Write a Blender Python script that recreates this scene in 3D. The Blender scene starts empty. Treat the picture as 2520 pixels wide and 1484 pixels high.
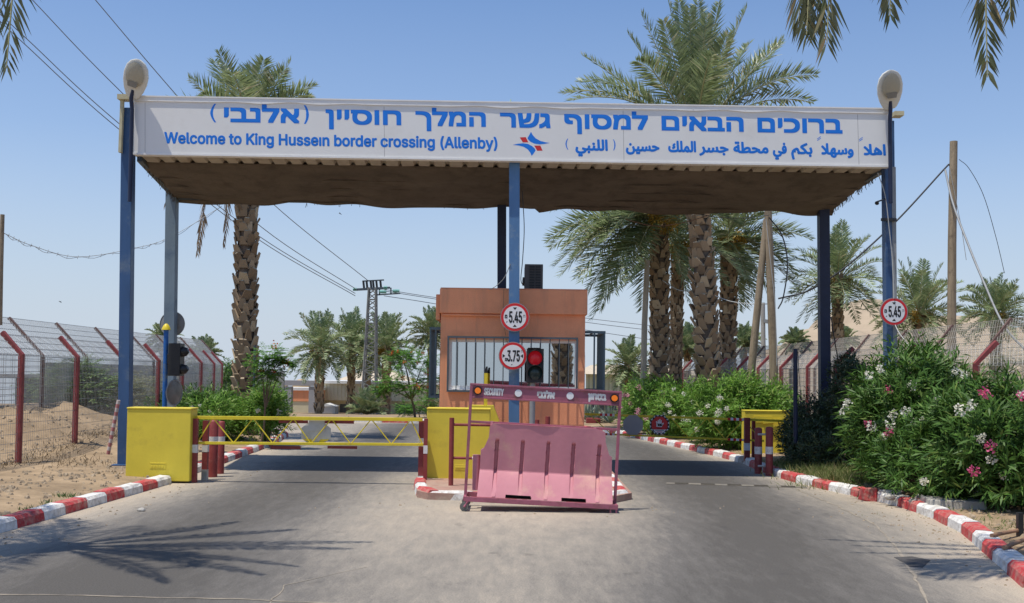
import bpy, bmesh, math, random
import numpy as np
from mathutils import Vector, Matrix
from mathutils.geometry import tessellate_polygon

SC = bpy.context.scene
COL = SC.collection
R_ = math.radians

# ---------------------------------------------------------------- camera
EYE = Vector((0.0, 0.0, 1.85))
FPX, PITCH, ROLL, SHIFT = 2500.0, R_(2.2), R_(0.75), 87.0      # measured on the 2520 x 1484 view of the photo
cF = Vector((0, math.cos(PITCH), math.sin(PITCH)))
cU0 = Vector((0, -math.sin(PITCH), math.cos(PITCH)))
cR0 = Vector((1, 0, 0))
cR = cR0 * math.cos(ROLL) + cU0 * math.sin(ROLL)
cU = cU0 * math.cos(ROLL) - cR0 * math.sin(ROLL)
cd = bpy.data.cameras.new('camera'); cam = bpy.data.objects.new('camera', cd); COL.objects.link(cam)
m3 = Matrix((cR, cU, -cF)).transposed()
cam.matrix_world = Matrix.Translation(EYE) @ m3.to_4x4()
cd.sensor_width = 36.0; cd.lens = 36.0 * FPX / 2520.0
cd.shift_y = SHIFT / 2520.0
cd.clip_start = 0.1; cd.clip_end = 6000
SC.camera = cam

# ---------------------------------------------------------------- sky and sun
SUN = Vector((-0.26, -0.17, 1.0)).normalized()
W = bpy.data.worlds.new('World'); SC.world = W; W.use_nodes = True
nt = W.node_tree
sky = nt.nodes.new('ShaderNodeTexSky'); sky.sky_type = 'NISHITA'; sky.sun_disc = False
sky.sun_elevation = math.asin(SUN.z); sky.sun_rotation = math.atan2(SUN.x, SUN.y)
sky.altitude = 0; sky.air_density = 1.0; sky.dust_density = 0.5; sky.ozone_density = 6.0
SKY_S = 0.148
# pale summer haze towards the horizon of the sky, by elevation
geo = nt.nodes.new('ShaderNodeTexCoord'); sep = nt.nodes.new('ShaderNodeSeparateXYZ'); nt.links.new(geo.outputs['Generated'], sep.inputs[0])
hz = nt.nodes.new('ShaderNodeValToRGB'); nt.links.new(sep.outputs[2], hz.inputs[0]); he = hz.color_ramp.elements
he[0].position = 0.0; he[0].color = (1, 1, 1, 1); he[1].position = 0.42; he[1].color = (0, 0, 0, 1)
for pos, f in ((0.05, 0.90), (0.12, 0.66), (0.22, 0.30)):
    k_ = he.new(pos); k_.color = (f, f, f, 1)
hm = nt.nodes.new('ShaderNodeMix'); hm.data_type = 'RGBA'; nt.links.new(hz.outputs[0], hm.inputs[0]); tn = nt.nodes.new('ShaderNodeMix'); tn.data_type = 'RGBA'; tn.blend_type = 'MULTIPLY'; tn.inputs[0].default_value = 1.0; tn.inputs[7].default_value = (0.83, 0.935, 1.03, 1); nt.links.new(sky.outputs[0], tn.inputs[6]); nt.links.new(tn.outputs[2], hm.inputs[6])
hm.inputs[7].default_value = (0.58 / SKY_S, 0.655 / SKY_S, 0.755 / SKY_S, 1)
nt.links.new(hm.outputs[2], nt.nodes['Background'].inputs[0])
nt.nodes['Background'].inputs[1].default_value = SKY_S
sl = bpy.data.lights.new('sun', 'SUN'); sl.energy = 4.6; sl.angle = R_(0.5); sl.color = (1.0, 0.935, 0.83)
so = bpy.data.objects.new('sun', sl); COL.objects.link(so)
so.rotation_euler = SUN.to_track_quat('Z', 'Y').to_euler(); so.location = (-20, -10, 60)
SC.view_settings.view_transform = 'Standard'; SC.view_settings.look = 'None'
SC.view_settings.exposure = 0.0; SC.view_settings.gamma = 1.0; SC.view_settings.use_curve_mapping = False
SC.cycles.max_bounces = 6; SC.cycles.transparent_max_bounces = 12

def P(u, v, Y):
    """point at depth Y seen at (u, v) of the measured photo"""
    d = cF + cR * ((u - 1260) / FPX) + cU * ((742 + SHIFT - v) / FPX)
    return EYE + d * (Y / d.y)
def G(u, v, z=0.0):
    d = cF + cR * ((u - 1260) / FPX) + cU * ((742 + SHIFT - v) / FPX)
    return EYE + d * ((z - EYE.z) / d.z)
def pm(px, Y): return px * Y / FPX

# ---------------------------------------------------------------- materials
MATS = {}
def mat(name, col, rough=0.7, var=0.12, scale=4.0, bump=0.0, bscale=40.0, metal=0.0, dirt=None, spec=0.4, stretch=None, streak=None):
    """principled paint/stone/metal with noise-driven tone, optional dirt = (colour, amount, scale) and fine bump"""
    if name in MATS: return MATS[name]
    m = bpy.data.materials.new(name); m.use_nodes = True; MATS[name] = m
    t = m.node_tree; N = t.nodes; L = t.links; b = N['Principled BSDF']
    tc = N.new('ShaderNodeTexCoord'); mp = N.new('ShaderNodeMapping'); L.new(tc.outputs['Object'], mp.inputs[0])
    if stretch: mp.inputs['Scale'].default_value = stretch
    n1 = N.new('ShaderNodeTexNoise'); n1.inputs['Scale'].default_value = scale; n1.inputs['Detail'].default_value = 6; n1.inputs['Roughness'].default_value = 0.65
    L.new(mp.outputs[0], n1.inputs['Vector'])
    rp = N.new('ShaderNodeValToRGB'); L.new(n1.outputs['Fac'], rp.inputs[0])
    c = np.array(col[:3])
    rp.color_ramp.elements[0].position = 0.3; rp.color_ramp.elements[1].position = 0.7
    rp.color_ramp.elements[0].color = (*(c * (1 - var)), 1); rp.color_ramp.elements[1].color = (*np.minimum(c * (1 + var), 0.95), 1)
    last = rp.outputs[0]
    for i, dd in enumerate([dirt, streak]):
        if not dd: continue
        n2 = N.new('ShaderNodeTexNoise'); n2.inputs['Scale'].default_value = dd[2]; n2.inputs['Detail'].default_value = 8; n2.inputs['Roughness'].default_value = 0.7
        mp2 = N.new('ShaderNodeMapping'); L.new(tc.outputs['Object'], mp2.inputs[0]); mp2.inputs['Location'].default_value = (3.1, 7.7, 1.3)
        if i == 1: mp2.inputs['Scale'].default_value = (1, 1, 0.12)
        L.new(mp2.outputs[0], n2.inputs['Vector'])
        r2 = N.new('ShaderNodeValToRGB'); L.new(n2.outputs['Fac'], r2.inputs[0])
        r2.color_ramp.elements[0].position = 0.62 - dd[1] * 0.35; r2.color_ramp.elements[1].position = 0.78 - dd[1] * 0.2
        r2.color_ramp.elements[0].color = (0, 0, 0, 1); r2.color_ramp.elements[1].color = (1, 1, 1, 1)
        mx = N.new('ShaderNodeMix'); mx.data_type = 'RGBA'
        L.new(r2.outputs[0], mx.inputs[0]); L.new(last, mx.inputs[6]); mx.inputs[7].default_value = (*dd[0], 1)
        last = mx.outputs[2]
    L.new(last, b.inputs['Base Color'])
    b.inputs['Roughness'].default_value = rough; b.inputs['Metallic'].default_value = metal; b.inputs['Specular IOR Level'].default_value = spec
    if bump:
        n3 = N.new('ShaderNodeTexNoise'); n3.inputs['Scale'].default_value = bscale; n3.inputs['Detail'].default_value = 6
        L.new(mp.outputs[0], n3.inputs['Vector'])
        bp = N.new('ShaderNodeBump'); bp.inputs['Strength'].default_value = bump; bp.inputs['Distance'].default_value = 0.02
        L.new(n3.outputs['Fac'], bp.inputs['Height']); L.new(bp.outputs[0], b.inputs['Normal'])
    return m

def leafmat(name, c1, c2, c3=None, rough=0.45, trans=0.25, spec=0.5):
    """leaf: colour drawn per leaf between c1 and c2 (a few c3), partly translucent"""
    if name in MATS: return MATS[name]
    m = bpy.data.materials.new(name); m.use_nodes = True; MATS[name] = m
    t = m.node_tree; N = t.nodes; L = t.links; b = N['Principled BSDF']; out = N['Material Output']
    g = N.new('ShaderNodeNewGeometry'); rp = N.new('ShaderNodeValToRGB'); L.new(g.outputs['Random Per Island'], rp.inputs[0])
    e = rp.color_ramp.elements
    e[0].color = (*c1, 1); e[1].color = (*c2, 1)
    if c3:
        e[1].position = 0.88
        k = e.new(0.97); k.color = (*c3, 1)
    L.new(rp.outputs[0], b.inputs['Base Color']); b.inputs['Roughness'].default_value = rough; b.inputs['Specular IOR Level'].default_value = spec
    tr = N.new('ShaderNodeBsdfTranslucent'); L.new(rp.outputs[0], tr.inputs[0])
    ms = N.new('ShaderNodeMixShader'); ms.inputs[0].default_value = trans
    L.new(b.outputs[0], ms.inputs[1]); L.new(tr.outputs[0], ms.inputs[2]); L.new(ms.outputs[0], out.inputs[0])
    return m

def emis(name, col, s, rough=0.2):
    m = mat(name, col, rough, 0.05); b = m.node_tree.nodes['Principled BSDF']
    b.inputs['Emission Color'].default_value = (*col, 1); b.inputs['Emission Strength'].default_value = s
    return m

M_white = mat('sign_white', (0.77, 0.765, 0.735), 0.45, 0.02, 1.5, dirt=((0.69, 0.675, 0.63), 0.14, 0.9), streak=((0.66, 0.64, 0.59), 0.08, 2.5))
M_trim = mat('white_trim', (0.79, 0.785, 0.755), 0.4, 0.05, 3)
M_letter = mat('blue_lettering', (0.006, 0.19, 0.72), 0.5, 0.05, 3)
M_logored = mat('emblem_red', (0.62, 0.03, 0.03), 0.5, 0.05, 3)
M_seam = mat('panel_seam', (0.35, 0.34, 0.33), 0.7, 0.1)
M_blue = mat('blue_post_paint', (0.038, 0.095, 0.215), 0.42, 0.16, 3, dirt=((0.12, 0.17, 0.24), 0.25, 2.5), stretch=(1, 1, 0.3))
M_blue2 = mat('bright_blue_paint', (0.085, 0.19, 0.36), 0.45, 0.14, 3, dirt=((0.2, 0.28, 0.36), 0.25, 3), stretch=(1, 1, 0.3))
M_fade = mat('faded_blue_paint', (0.16, 0.22, 0.27), 0.55, 0.18, 3, dirt=((0.08, 0.13, 0.2), 0.3, 2.5), stretch=(1, 1, 0.3))
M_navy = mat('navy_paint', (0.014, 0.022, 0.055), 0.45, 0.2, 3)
M_roof = mat('roof_sheet', (0.42, 0.37, 0.29), 0.6, 0.1, 3, dirt=((0.3, 0.24, 0.17), 0.4, 2))
M_net = mat('brown_shade_net', (0.125, 0.10, 0.075), 0.95, 0.22, 1.2, bump=0.7, bscale=60, dirt=((0.075, 0.06, 0.045), 0.45, 2.2), stretch=(0.35, 1.3, 1))
M_yel = mat('yellow_paint', (0.71, 0.575, 0.055), 0.5, 0.07, 2.5, bump=0.12, bscale=9, dirt=((0.52, 0.41, 0.05), 0.22, 2.2), streak=((0.5, 0.40, 0.05), 0.12, 5))
M_yel2 = mat('yellow_boom_paint', (0.72, 0.57, 0.03), 0.45, 0.1, 4, dirt=((0.45, 0.33, 0.05), 0.2, 6))
M_org = mat('orange_render', (0.86, 0.36, 0.185), 0.9, 0.06, 1.4, bump=0.35, bscale=55, dirt=((0.76, 0.31, 0.16), 0.35, 1.5), streak=((0.60, 0.28, 0.16), 0.3, 3.0))
M_grille = mat('grey_grille_paint', (0.075, 0.095, 0.11), 0.5, 0.15, 6)
M_red = mat('dark_red_post_paint', (0.235, 0.040, 0.038), 0.55, 0.2, 5, dirt=((0.33, 0.12, 0.10), 0.3, 7))
M_fred = mat('fence_red_paint', (0.26, 0.055, 0.055), 0.6, 0.22, 6, dirt=((0.13, 0.04, 0.035), 0.35, 8), stretch=(1, 1, 0.4))
M_maroon = mat('maroon_frame_paint', (0.34, 0.105, 0.15), 0.5, 0.15, 5, dirt=((0.17, 0.07, 0.06), 0.35, 7))
M_pink = mat('sun_faded_pink_plastic', (0.54, 0.22, 0.255), 0.55, 0.08, 2.5, bump=0.12, bscale=14, dirt=((0.62, 0.36, 0.28), 0.24, 1.6), streak=((0.46, 0.19, 0.215), 0.18, 4), spec=0.3)
M_paintw = mat('white_paint', (0.72, 0.71, 0.69), 0.7, 0.1, 5, dirt=((0.42, 0.38, 0.33), 0.25, 6))
M_galv = mat('galvanised_wire', (0.46, 0.46, 0.44), 0.5, 0.2, 8, metal=0.3)
M_rust = mat('rusty_wire', (0.22, 0.14, 0.10), 0.8, 0.3, 9)
M_grey = mat('grey_metal', (0.27, 0.28, 0.28), 0.5, 0.14, 4, dirt=((0.2, 0.17, 0.14), 0.2, 4))
M_dark = mat('dark_plastic', (0.022, 0.023, 0.025), 0.45, 0.25, 6)
M_black = mat('sign_black', (0.012, 0.012, 0.012), 0.5, 0.1)
M_signred = mat('sign_red', (0.62, 0.02, 0.025), 0.4, 0.06)
M_signw = mat('sign_face_white', (0.78, 0.78, 0.78), 0.4, 0.04)
M_lampbody = mat('lamp_cream_plastic', (0.66, 0.65, 0.58), 0.5, 0.05, 5)
M_lampglass = mat('lamp_lens', (0.40, 0.375, 0.29), 0.4, 0.08, 3)
M_wood = mat('weathered_wood', (0.30, 0.235, 0.155), 0.85, 0.3, 5, bump=0.4, bscale=20, stretch=(3, 3, 0.25), dirt=((0.16, 0.12, 0.08), 0.3, 5))
M_wood2 = mat('pale_wood', (0.42, 0.35, 0.26), 0.85, 0.22, 5, bump=0.3, bscale=20, stretch=(3, 3, 0.25))
M_trunk = mat('palm_trunk_bark', (0.17, 0.125, 0.088), 0.95, 0.3, 5, bump=0.6, bscale=18)
M_boot = leafmat('palm_frond_stubs', (0.22, 0.15, 0.09), (0.41, 0.30, 0.19), (0.52, 0.41, 0.27), 0.9, 0.0, 0.15)
M_bootcut = leafmat('palm_stub_cut_ends', (0.30, 0.23, 0.15), (0.48, 0.40, 0.28), None, 0.9, 0.0, 0.1)
M_palm = leafmat('date_palm_leaf', (0.145, 0.20, 0.085), (0.31, 0.375, 0.19), (0.48, 0.46, 0.30), 0.38, 0.38, 0.7)
M_palmfar = leafmat('far_palm_leaf', (0.15, 0.215, 0.095), (0.32, 0.39, 0.20), (0.46, 0.44, 0.28), 0.5, 0.25, 0.5)
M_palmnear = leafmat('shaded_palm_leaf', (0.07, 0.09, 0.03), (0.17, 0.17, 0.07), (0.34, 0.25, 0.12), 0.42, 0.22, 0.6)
M_rachis = mat('palm_rachis', (0.33, 0.32, 0.16), 0.6, 0.15, 3)
M_dead = leafmat('dead_palm_leaf', (0.20, 0.135, 0.085), (0.34, 0.25, 0.16), None, 0.9, 0.15, 0.2)
M_fruit = leafmat('date_bunch', (0.34, 0.20, 0.03), (0.46, 0.30, 0.06), None, 0.8, 0.05, 0.2)
M_ole = leafmat('oleander_leaf', (0.034, 0.088, 0.014), (0.095, 0.195, 0.034), (0.16, 0.23, 0.05), 0.5, 0.2, 0.25)
M_ole2 = leafmat('bright_oleander_leaf', (0.09, 0.20, 0.024), (0.20, 0.37, 0.055), (0.31, 0.38, 0.10), 0.5, 0.3, 0.3)
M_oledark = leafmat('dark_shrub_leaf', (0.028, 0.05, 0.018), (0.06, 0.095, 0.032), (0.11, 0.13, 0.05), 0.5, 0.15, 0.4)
M_poin = leafmat('poinciana_leaf', (0.085, 0.22, 0.025), (0.18, 0.36, 0.06), None, 0.5, 0.35, 0.4)
M_mim = leafmat('feathery_leaf', (0.12, 0.20, 0.06), (0.22, 0.31, 0.11), None, 0.5, 0.3, 0.4)
M_dryleaf = leafmat('dry_twiggy_leaf', (0.17, 0.19, 0.09), (0.30, 0.30, 0.17), None, 0.7, 0.2, 0.3)
M_stem = mat('shrub_stem', (0.16, 0.12, 0.08), 0.9, 0.2)
M_fw = leafmat('cream_blossom', (0.78, 0.75, 0.58), (0.84, 0.84, 0.78), None, 0.6, 0.3, 0.2)
M_fp = leafmat('pink_blossom', (0.66, 0.08, 0.22), (0.74, 0.20, 0.36), None, 0.6, 0.3, 0.2)
M_flp = leafmat('pale_pink_blossom', (0.66, 0.25, 0.36), (0.74, 0.42, 0.50), None, 0.6, 0.3, 0.2)
M_fr = leafmat('scarlet_blossom', (0.62, 0.09, 0.03), (0.72, 0.20, 0.06), None, 0.6, 0.3, 0.2)
M_agave = leafmat('agave_leaf', (0.16, 0.22, 0.17), (0.27, 0.33, 0.26), None, 0.5, 0.05, 0.4)
M_grassm = leafmat('dry_grass_blade', (0.10, 0.16, 0.04), (0.24, 0.26, 0.10), (0.42, 0.36, 0.2), 0.7, 0.3, 0.2)
mat_litter = leafmat('dead_leaf_litter', (0.10, 0.075, 0.045), (0.24, 0.18, 0.11), None, 0.9, 0.1, 0.1)
M_weed = leafmat('weed_leaf', (0.08, 0.15, 0.05), (0.16, 0.22, 0.08), None, 0.6, 0.2, 0.3)
M_conc = mat('grey_concrete', (0.40, 0.38, 0.34), 0.9, 0.14, 3, bump=0.3, bscale=30, dirt=((0.26, 0.24, 0.2), 0.3, 3))
M_concw = mat('concrete_panel', (0.30, 0.295, 0.27), 0.9, 0.14, 1.5, bump=0.3, bscale=25, dirt=((0.2, 0.19, 0.17), 0.3, 2))
M_cream = mat('cream_corrugated', (0.68, 0.65, 0.50), 0.6, 0.06, 2)
M_cream2 = mat('cream_wall', (0.60, 0.56, 0.40), 0.8, 0.08, 1)
M_tan = mat('tan_roof', (0.55, 0.46, 0.34), 0.8, 0.1, 3)
M_portal = mat('grey_render', (0.33, 0.33, 0.35), 0.8, 0.08, 2)
M_pylon = mat('pylon_steel', (0.22, 0.22, 0.20), 0.6, 0.1, 3)
M_ins = mat('green_glass_insulator', (0.16, 0.38, 0.33), 0.2, 0.1)
M_cable = mat('cable_black', (0.03, 0.03, 0.033), 0.6, 0.1)
M_cablew = mat('cable_pale', (0.45, 0.46, 0.44), 0.6, 0.1)
M_line = mat('power_line_metal', (0.14, 0.15, 0.17), 0.6, 0.1)
M_brick = mat('red_brown_paving', (0.36, 0.215, 0.17), 0.9, 0.14, 6, bump=0.3, bscale=30, dirt=((0.45, 0.37, 0.28), 0.4, 2))

# ---------------------------------------------------------------- mesh helpers
class MB:
    def __init__(s): s.V = []; s.F = []; s.M = []; s.S = []
    def add(s, vs, fs, m=0, sm=False):
        k = len(s.V); s.V += [Vector(v) for v in vs]
        for f in fs: s.F.append([k + i for i in f]); s.M.append(m); s.S.append(sm)
    def box(s, x0, x1, y0, y1, z0, z1, m=0):
        s.hexa([(x0, y0, z0), (x1, y0, z0), (x1, y1, z0), (x0, y1, z0), (x0, y0, z1), (x1, y0, z1), (x1, y1, z1), (x0, y1, z1)], m)
    def hexa(s, p, m=0):
        s.add(p, [(0, 3, 2, 1), (4, 5, 6, 7), (0, 1, 5, 4), (1, 2, 6, 5), (2, 3, 7, 6), (3, 0, 4, 7)], m)
    def prism(s, pts, off, m=0, mside=None):
        n = len(pts); a = [Vector(p) for p in pts]; b = [p + Vector(off) for p in a]
        s.add(a + b, [list(range(n))[::-1], list(range(n, 2 * n))], m)
        s.add(a + b, [(i, (i + 1) % n, n + (i + 1) % n, n + i) for i in range(n)], m if mside is None else mside)
    def tube(s, pts, r, n=8, m=0, caps=True, sm=True, sq=None):
        pts = [Vector(p) for p in pts]; k = len(pts)
        rs = r if isinstance(r, (list, tuple)) else [r] * k
        t0 = (pts[1] - pts[0]).normalized()
        a = t0.cross(Vector((0, 0, 1)))
        if a.length < 1e-3: a = Vector((1, 0, 0))
        a.normalize(); vs = []
        for i, p in enumerate(pts):
            t = (pts[min(i + 1, k - 1)] - pts[max(i - 1, 0)]).normalized()
            a = (a - t * a.dot(t)).normalized(); b = t.cross(a)
            for j in range(n):
                g = 2 * math.pi * (j + 0.5) / n
                vs.append(p + (a * math.cos(g) + b * math.sin(g)) * rs[i])
        fs = [(i * n + j, i * n + (j + 1) % n, (i + 1) * n + (j + 1) % n, (i + 1) * n + j) for i in range(k - 1) for j in range(n)]
        s.add(vs, fs, m, sm)
        if caps: s.add(vs[:n], [list(range(n))[::-1]], m); s.add(vs[-n:], [list(range(n))], m)
    def beam(s, p0, p1, w, h, m=0, up=(0, 0, 1)):
        p0 = Vector(p0); p1 = Vector(p1); t = (p1 - p0).normalized(); a = t.cross(Vector(up))
        if a.length < 1e-4: a = t.cross(Vector((0, 1, 0)))
        a.normalize(); b = a.cross(t)
        a *= w / 2; b *= h / 2
        s.hexa([p0 - a - b, p0 + a - b, p0 + a + b, p0 - a + b, p1 - a - b, p1 + a - b, p1 + a + b, p1 - a + b], m)
    def wire(s, p0, p1, r, m=0):
        p0 = Vector(p0); p1 = Vector(p1); t = (p1 - p0).normalized(); a = t.cross(Vector((0.3, 0.9, 0.2))).normalized(); b = t.cross(a)
        o = [a * r, (a * -0.5 + b * 0.87) * r, (a * -0.5 - b * 0.87) * r]
        s.add([p0 + q for q in o] + [p1 + q for q in o], [(0, 1, 4, 3), (1, 2, 5, 4), (2, 0, 3, 5)], m)
    def disc(s, c, r, y0, y1, n=40, m=0, mside=None, sx=1.0):
        pts = [(c[0] + r * sx * math.cos(2 * math.pi * i / n), y0, c[2] + r * math.sin(2 * math.pi * i / n)) for i in range(n)]
        s.prism(pts, (0, y1 - y0, 0), m, mside)
    def xf(s, M):
        s.V = [M @ v for v in s.V]; return s
    def build(s, name, mats, parent=None, bevel=0.0, seg=2):
        if not isinstance(mats, (list, tuple)): mats = [mats]
        o = Vector((0, 0, 0)) if parent is None else origin_of(parent)
        me = bpy.data.meshes.new(name)
        me.from_pydata([tuple(v - o) for v in s.V], [], s.F)
        for q in mats: me.materials.append(q)
        me.polygons.foreach_set('material_index', s.M); me.polygons.foreach_set('use_smooth', s.S)
        me.update()
        ob = bpy.data.objects.new(name, me); COL.objects.link(ob)
        if parent: ob.parent = parent
        if bevel:
            bv = ob.modifiers.new('bevel', 'BEVEL'); bv.width = bevel; bv.segments = seg; bv.limit_method = 'ANGLE'; bv.angle_limit = R_(40)
        return ob

def origin_of(o):
    v = Vector(o.location)
    while o.parent: o = o.parent; v += o.location
    return v

class FB:
    """many small leaf quads"""
    def __init__(s): s.Q = []
    def kites(s, B, D, S, L, Wd, droop=None, wide=0.38):
        B = np.asarray(B, float); D = np.asarray(D, float); S = np.asarray(S, float); L = np.asarray(L, float)[:, None]; Wd = np.asarray(Wd, float)[:, None]
        mid = B + D * L * wide; tip = B + D * L
        if droop is not None:
            tip = tip.copy(); tip[:, 2] -= (np.asarray(droop)[:, None] * L)[:, 0]
        s.Q.append(np.stack([B, mid + S * Wd / 2, tip, mid - S * Wd / 2], 1))
    def n(s): return sum(len(q) for q in s.Q)
    def build(s, name, m, parent=None):
        V = np.concatenate(s.Q).reshape(-1, 3)
        if parent is not None: V = V - np.array(origin_of(parent))
        n = len(V) // 4
        me = bpy.data.meshes.new(name)
        me.vertices.add(4 * n); me.loops.add(4 * n); me.polygons.add(n)
        me.vertices.foreach_set('co', V.astype(np.float32).ravel())
        me.loops.foreach_set('vertex_index', np.arange(4 * n, dtype=np.int32))
        me.polygons.foreach_set('loop_start', np.arange(0, 4 * n, 4, dtype=np.int32))
        me.materials.append(m); me.update(calc_edges=True)
        ob = bpy.data.objects.new(name, me); COL.objects.link(ob)
        if parent: ob.parent = parent
        return ob

def tag(o, label=None, cat=None, group=None, kind=None):
    if label: o['label'] = label
    if cat: o['category'] = cat
    if group: o['group'] = group
    if kind: o['kind'] = kind
    return o
def thing(name, label, cat, loc=(0, 0, 0), group=None):
    o = bpy.data.objects.new(name, None); COL.objects.link(o); o.location = loc; o.empty_display_size = 0.2
    return tag(o, label, cat, group)
def copy_tree(o, parent=None):
    c = o.copy(); COL.objects.link(c); c.parent = parent
    for ch in list(o.children): copy_tree(ch, c)
    return c
def unit(a): return a / (np.linalg.norm(a, axis=-1, keepdims=True) + 1e-9)

# ---------------------------------------------------------------- lettering
FONT = None
try:
    import os
    fp = os.path.join(bpy.utils.system_resource('DATAFILES'), 'fonts', 'Inter.woff2')
    FONT = bpy.data.fonts.load(fp) if os.path.exists(fp) else None
except Exception: FONT = None
_tc = {}
def glyphs(body, latin=False):
    """outline loops of a word, each outer contour filled on its own so overlapping contours stay clean; returns [(verts, faces)]"""
    k = (body, latin)
    if k in _tc: return _tc[k]
    c = bpy.data.curves.new('lettering', 'FONT'); c.body = body; c.size = 1.0; c.resolution_u = 4; c.fill_mode = 'NONE'
    if latin and FONT: c.font = FONT
    o = bpy.data.objects.new('lettering', c); COL.objects.link(o)
    dg = bpy.context.evaluated_depsgraph_get(); dg.update()
    e = o.evaluated_get(dg); me = e.to_mesh()
    V = [(v.co.x, v.co.y) for v in me.vertices]; adj = {}
    for ed in me.edges:
        p, q = ed.vertices; adj.setdefault(p, []).append(q); adj.setdefault(q, []).append(p)
    e.to_mesh_clear(); bpy.data.objects.remove(o); bpy.data.curves.remove(c)
    seen = set(); loops = []
    for st in range(len(V)):
        if st in seen or st not in adj: continue
        l = [st]; seen.add(st); n = st + 1 if st + 1 in adj[st] else adj[st][0]
        while n not in seen:
            l.append(n); seen.add(n); nx = [q for q in adj[n] if q not in seen]
            if not nx: break
            n = min(nx, key=lambda q: abs(q - l[-1] - 1))
        P_ = [V[i] for i in l]; A = sum(P_[i][0] * P_[(i + 1) % len(P_)][1] - P_[(i + 1) % len(P_)][0] * P_[i][1] for i in range(len(P_))) / 2
        if len(P_) > 2: loops.append((A, P_))
    big = max(loops, key=lambda t: abs(t[0]))[0]
    outs = [[P_] for A, P_ in loops if A * big > 0]; ar = [abs(A) for A, P_ in loops if A * big > 0]
    def inside(p, poly):
        r = False
        for i in range(len(poly)):
            (x1, y1), (x2, y2) = poly[i - 1], poly[i]
            if (y1 > p[1]) != (y2 > p[1]) and p[0] < x1 + (p[1] - y1) / (y2 - y1) * (x2 - x1): r = not r
        return r
    for A, P_ in loops:
        if A * big < 0:
            c_ = [i for i in range(len(outs)) if inside(P_[0], outs[i][0])]
            if c_: outs[min(c_, key=lambda i: ar[i])].append(P_)
    res = []
    for g in outs:
        vs = [Vector((p[0], p[1], 0)) for lp in g for p in lp]
        res.append((vs, [list(t) for t in tessellate_polygon([[Vector((p[0], p[1], 0)) for p in lp] for lp in g])]))
    _tc[k] = res; return res
def gheight(ch, latin=False):
    y = [p.y for V, _ in glyphs(ch, latin) for p in V]; return max(y) - min(y)
def letter(mb, body, u0, u1, vbase, sy, fn, m, bold=0.0, latin=False, vtop=None, vbot=None, y0=0.0006, rect=True):
    """lay a word between u0 and u1, baseline vbase, sy units per em (or box vtop..vbot); fn(u, v, d) -> point, d metres proud of the face"""
    GL = glyphs(body, latin); xs_ = [p.x for V, _ in GL for p in V]; ys_ = [p.y for V, _ in GL for p in V]
    x0, x1 = min(xs_), max(xs_)
    sx = (u1 - u0 - 2 * bold) / (x1 - x0)
    if vtop is not None:
        a, b = min(ys_), max(ys_); sy = (vbot - vtop - 2 * bold) / (b - a); vbase = vbot - bold + a * sy
    if bold: sh = [(0, 0)] + [(math.cos(t), math.sin(t)) for t in np.arange(0, 2 * math.pi, math.pi / 4)]
    else: sh = [(0, 0)]
    if bold and rect: sh = [(0, 0), (-1, -1), (1, -1), (1, 1), (-1, 1), (0, 1), (1, 0), (0, -1), (-1, 0)]
    for k, (a, b) in enumerate(sh):
        for gi, (V, F) in enumerate(GL):
            vs = [fn(u0 + bold + (p.x - x0) * sx + a * bold, vbase - p.y * sy + b * bold, y0 + 0.0003 * k + 0.00009 * (gi % 3)) for p in V]
            mb.add(vs, F, m)

# ================================================================ GROUND, ROAD, KERBS
LEFT_EDGE = [(-6.6, -14), (-6.1, 2), (-5.85, 8), (-5.72, 12), (-5.6, 17.2)]
LEFT_BACK = [(-5.72, 18.6), (-5.85, 22), (-6.05, 26), (-6.45, 29.6), (-6.75, 30.6), (-7.4, 31.6), (-8.8, 32.4), (-12, 33), (-45, 35)]
FAR_EDGE = [(-45, 39.5), (-12, 39.2), (-3.3, 38.9), (-0.5, 38.3), (1.6, 37.0), (2.9, 34.8)]
RIGHT_BACK = [(2.9, 34.8), (3.7, 31.8), (4.4, 27.5), (4.85, 24.6), (5.08, 22.3)]
RIGHT_EDGE = [(5.08, 22.3), (5.02, 20.5), (5.06, 18.8), (5.35, 17), (5.72, 15.3), (5.72, 13.9), (5.5, 12.4), (5.0, 10.6), (4.6, 9.1), (4.1, 7), (3.7, 4), (3.5, -14)]
ROADPOLY = LEFT_EDGE + LEFT_BACK + FAR_EDGE + RIGHT_BACK[1:] + RIGHT_EDGE[1:]
RP = np.array(ROADPOLY, float)
def road_dist(X, Y):
    """signed distance, negative on the road"""
    px, py = X.ravel(), Y.ravel(); n = len(RP); d = np.full(px.shape, 1e9); ins = np.zeros(px.shape, bool)
    for i in range(n):
        a = RP[i]; b = RP[(i + 1) % n]; ab = b - a
        t = np.clip(((px - a[0]) * ab[0] + (py - a[1]) * ab[1]) / (ab @ ab + 1e-12), 0, 1)
        d = np.minimum(d, np.hypot(px - a[0] - t * ab[0], py - a[1] - t * ab[1]))
        c = (a[1] > py) != (b[1] > py)
        with np.errstate(divide='ignore', invalid='ignore'):
            xi = a[0] + (py - a[1]) / (b[1] - a[1] + 1e-12) * ab[0]
        ins ^= c & (px < xi)
    return np.where(ins, -d, d).reshape(X.shape)
def bumpy(X, Y, seed=0):
    r = np.random.default_rng(seed); z = np.zeros_like(X)
    for f, a in ((0.35, 0.5), (0.9, 0.28), (2.1, 0.14), (4.7, 0.08)):
        for _ in range(3):
            th = r.uniform(0, 6.28); ph = r.uniform(0, 6.28)
            z += a / 3 * np.sin(f * (X * math.cos(th) + Y * math.sin(th)) * 2 + ph)
    return z
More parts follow.
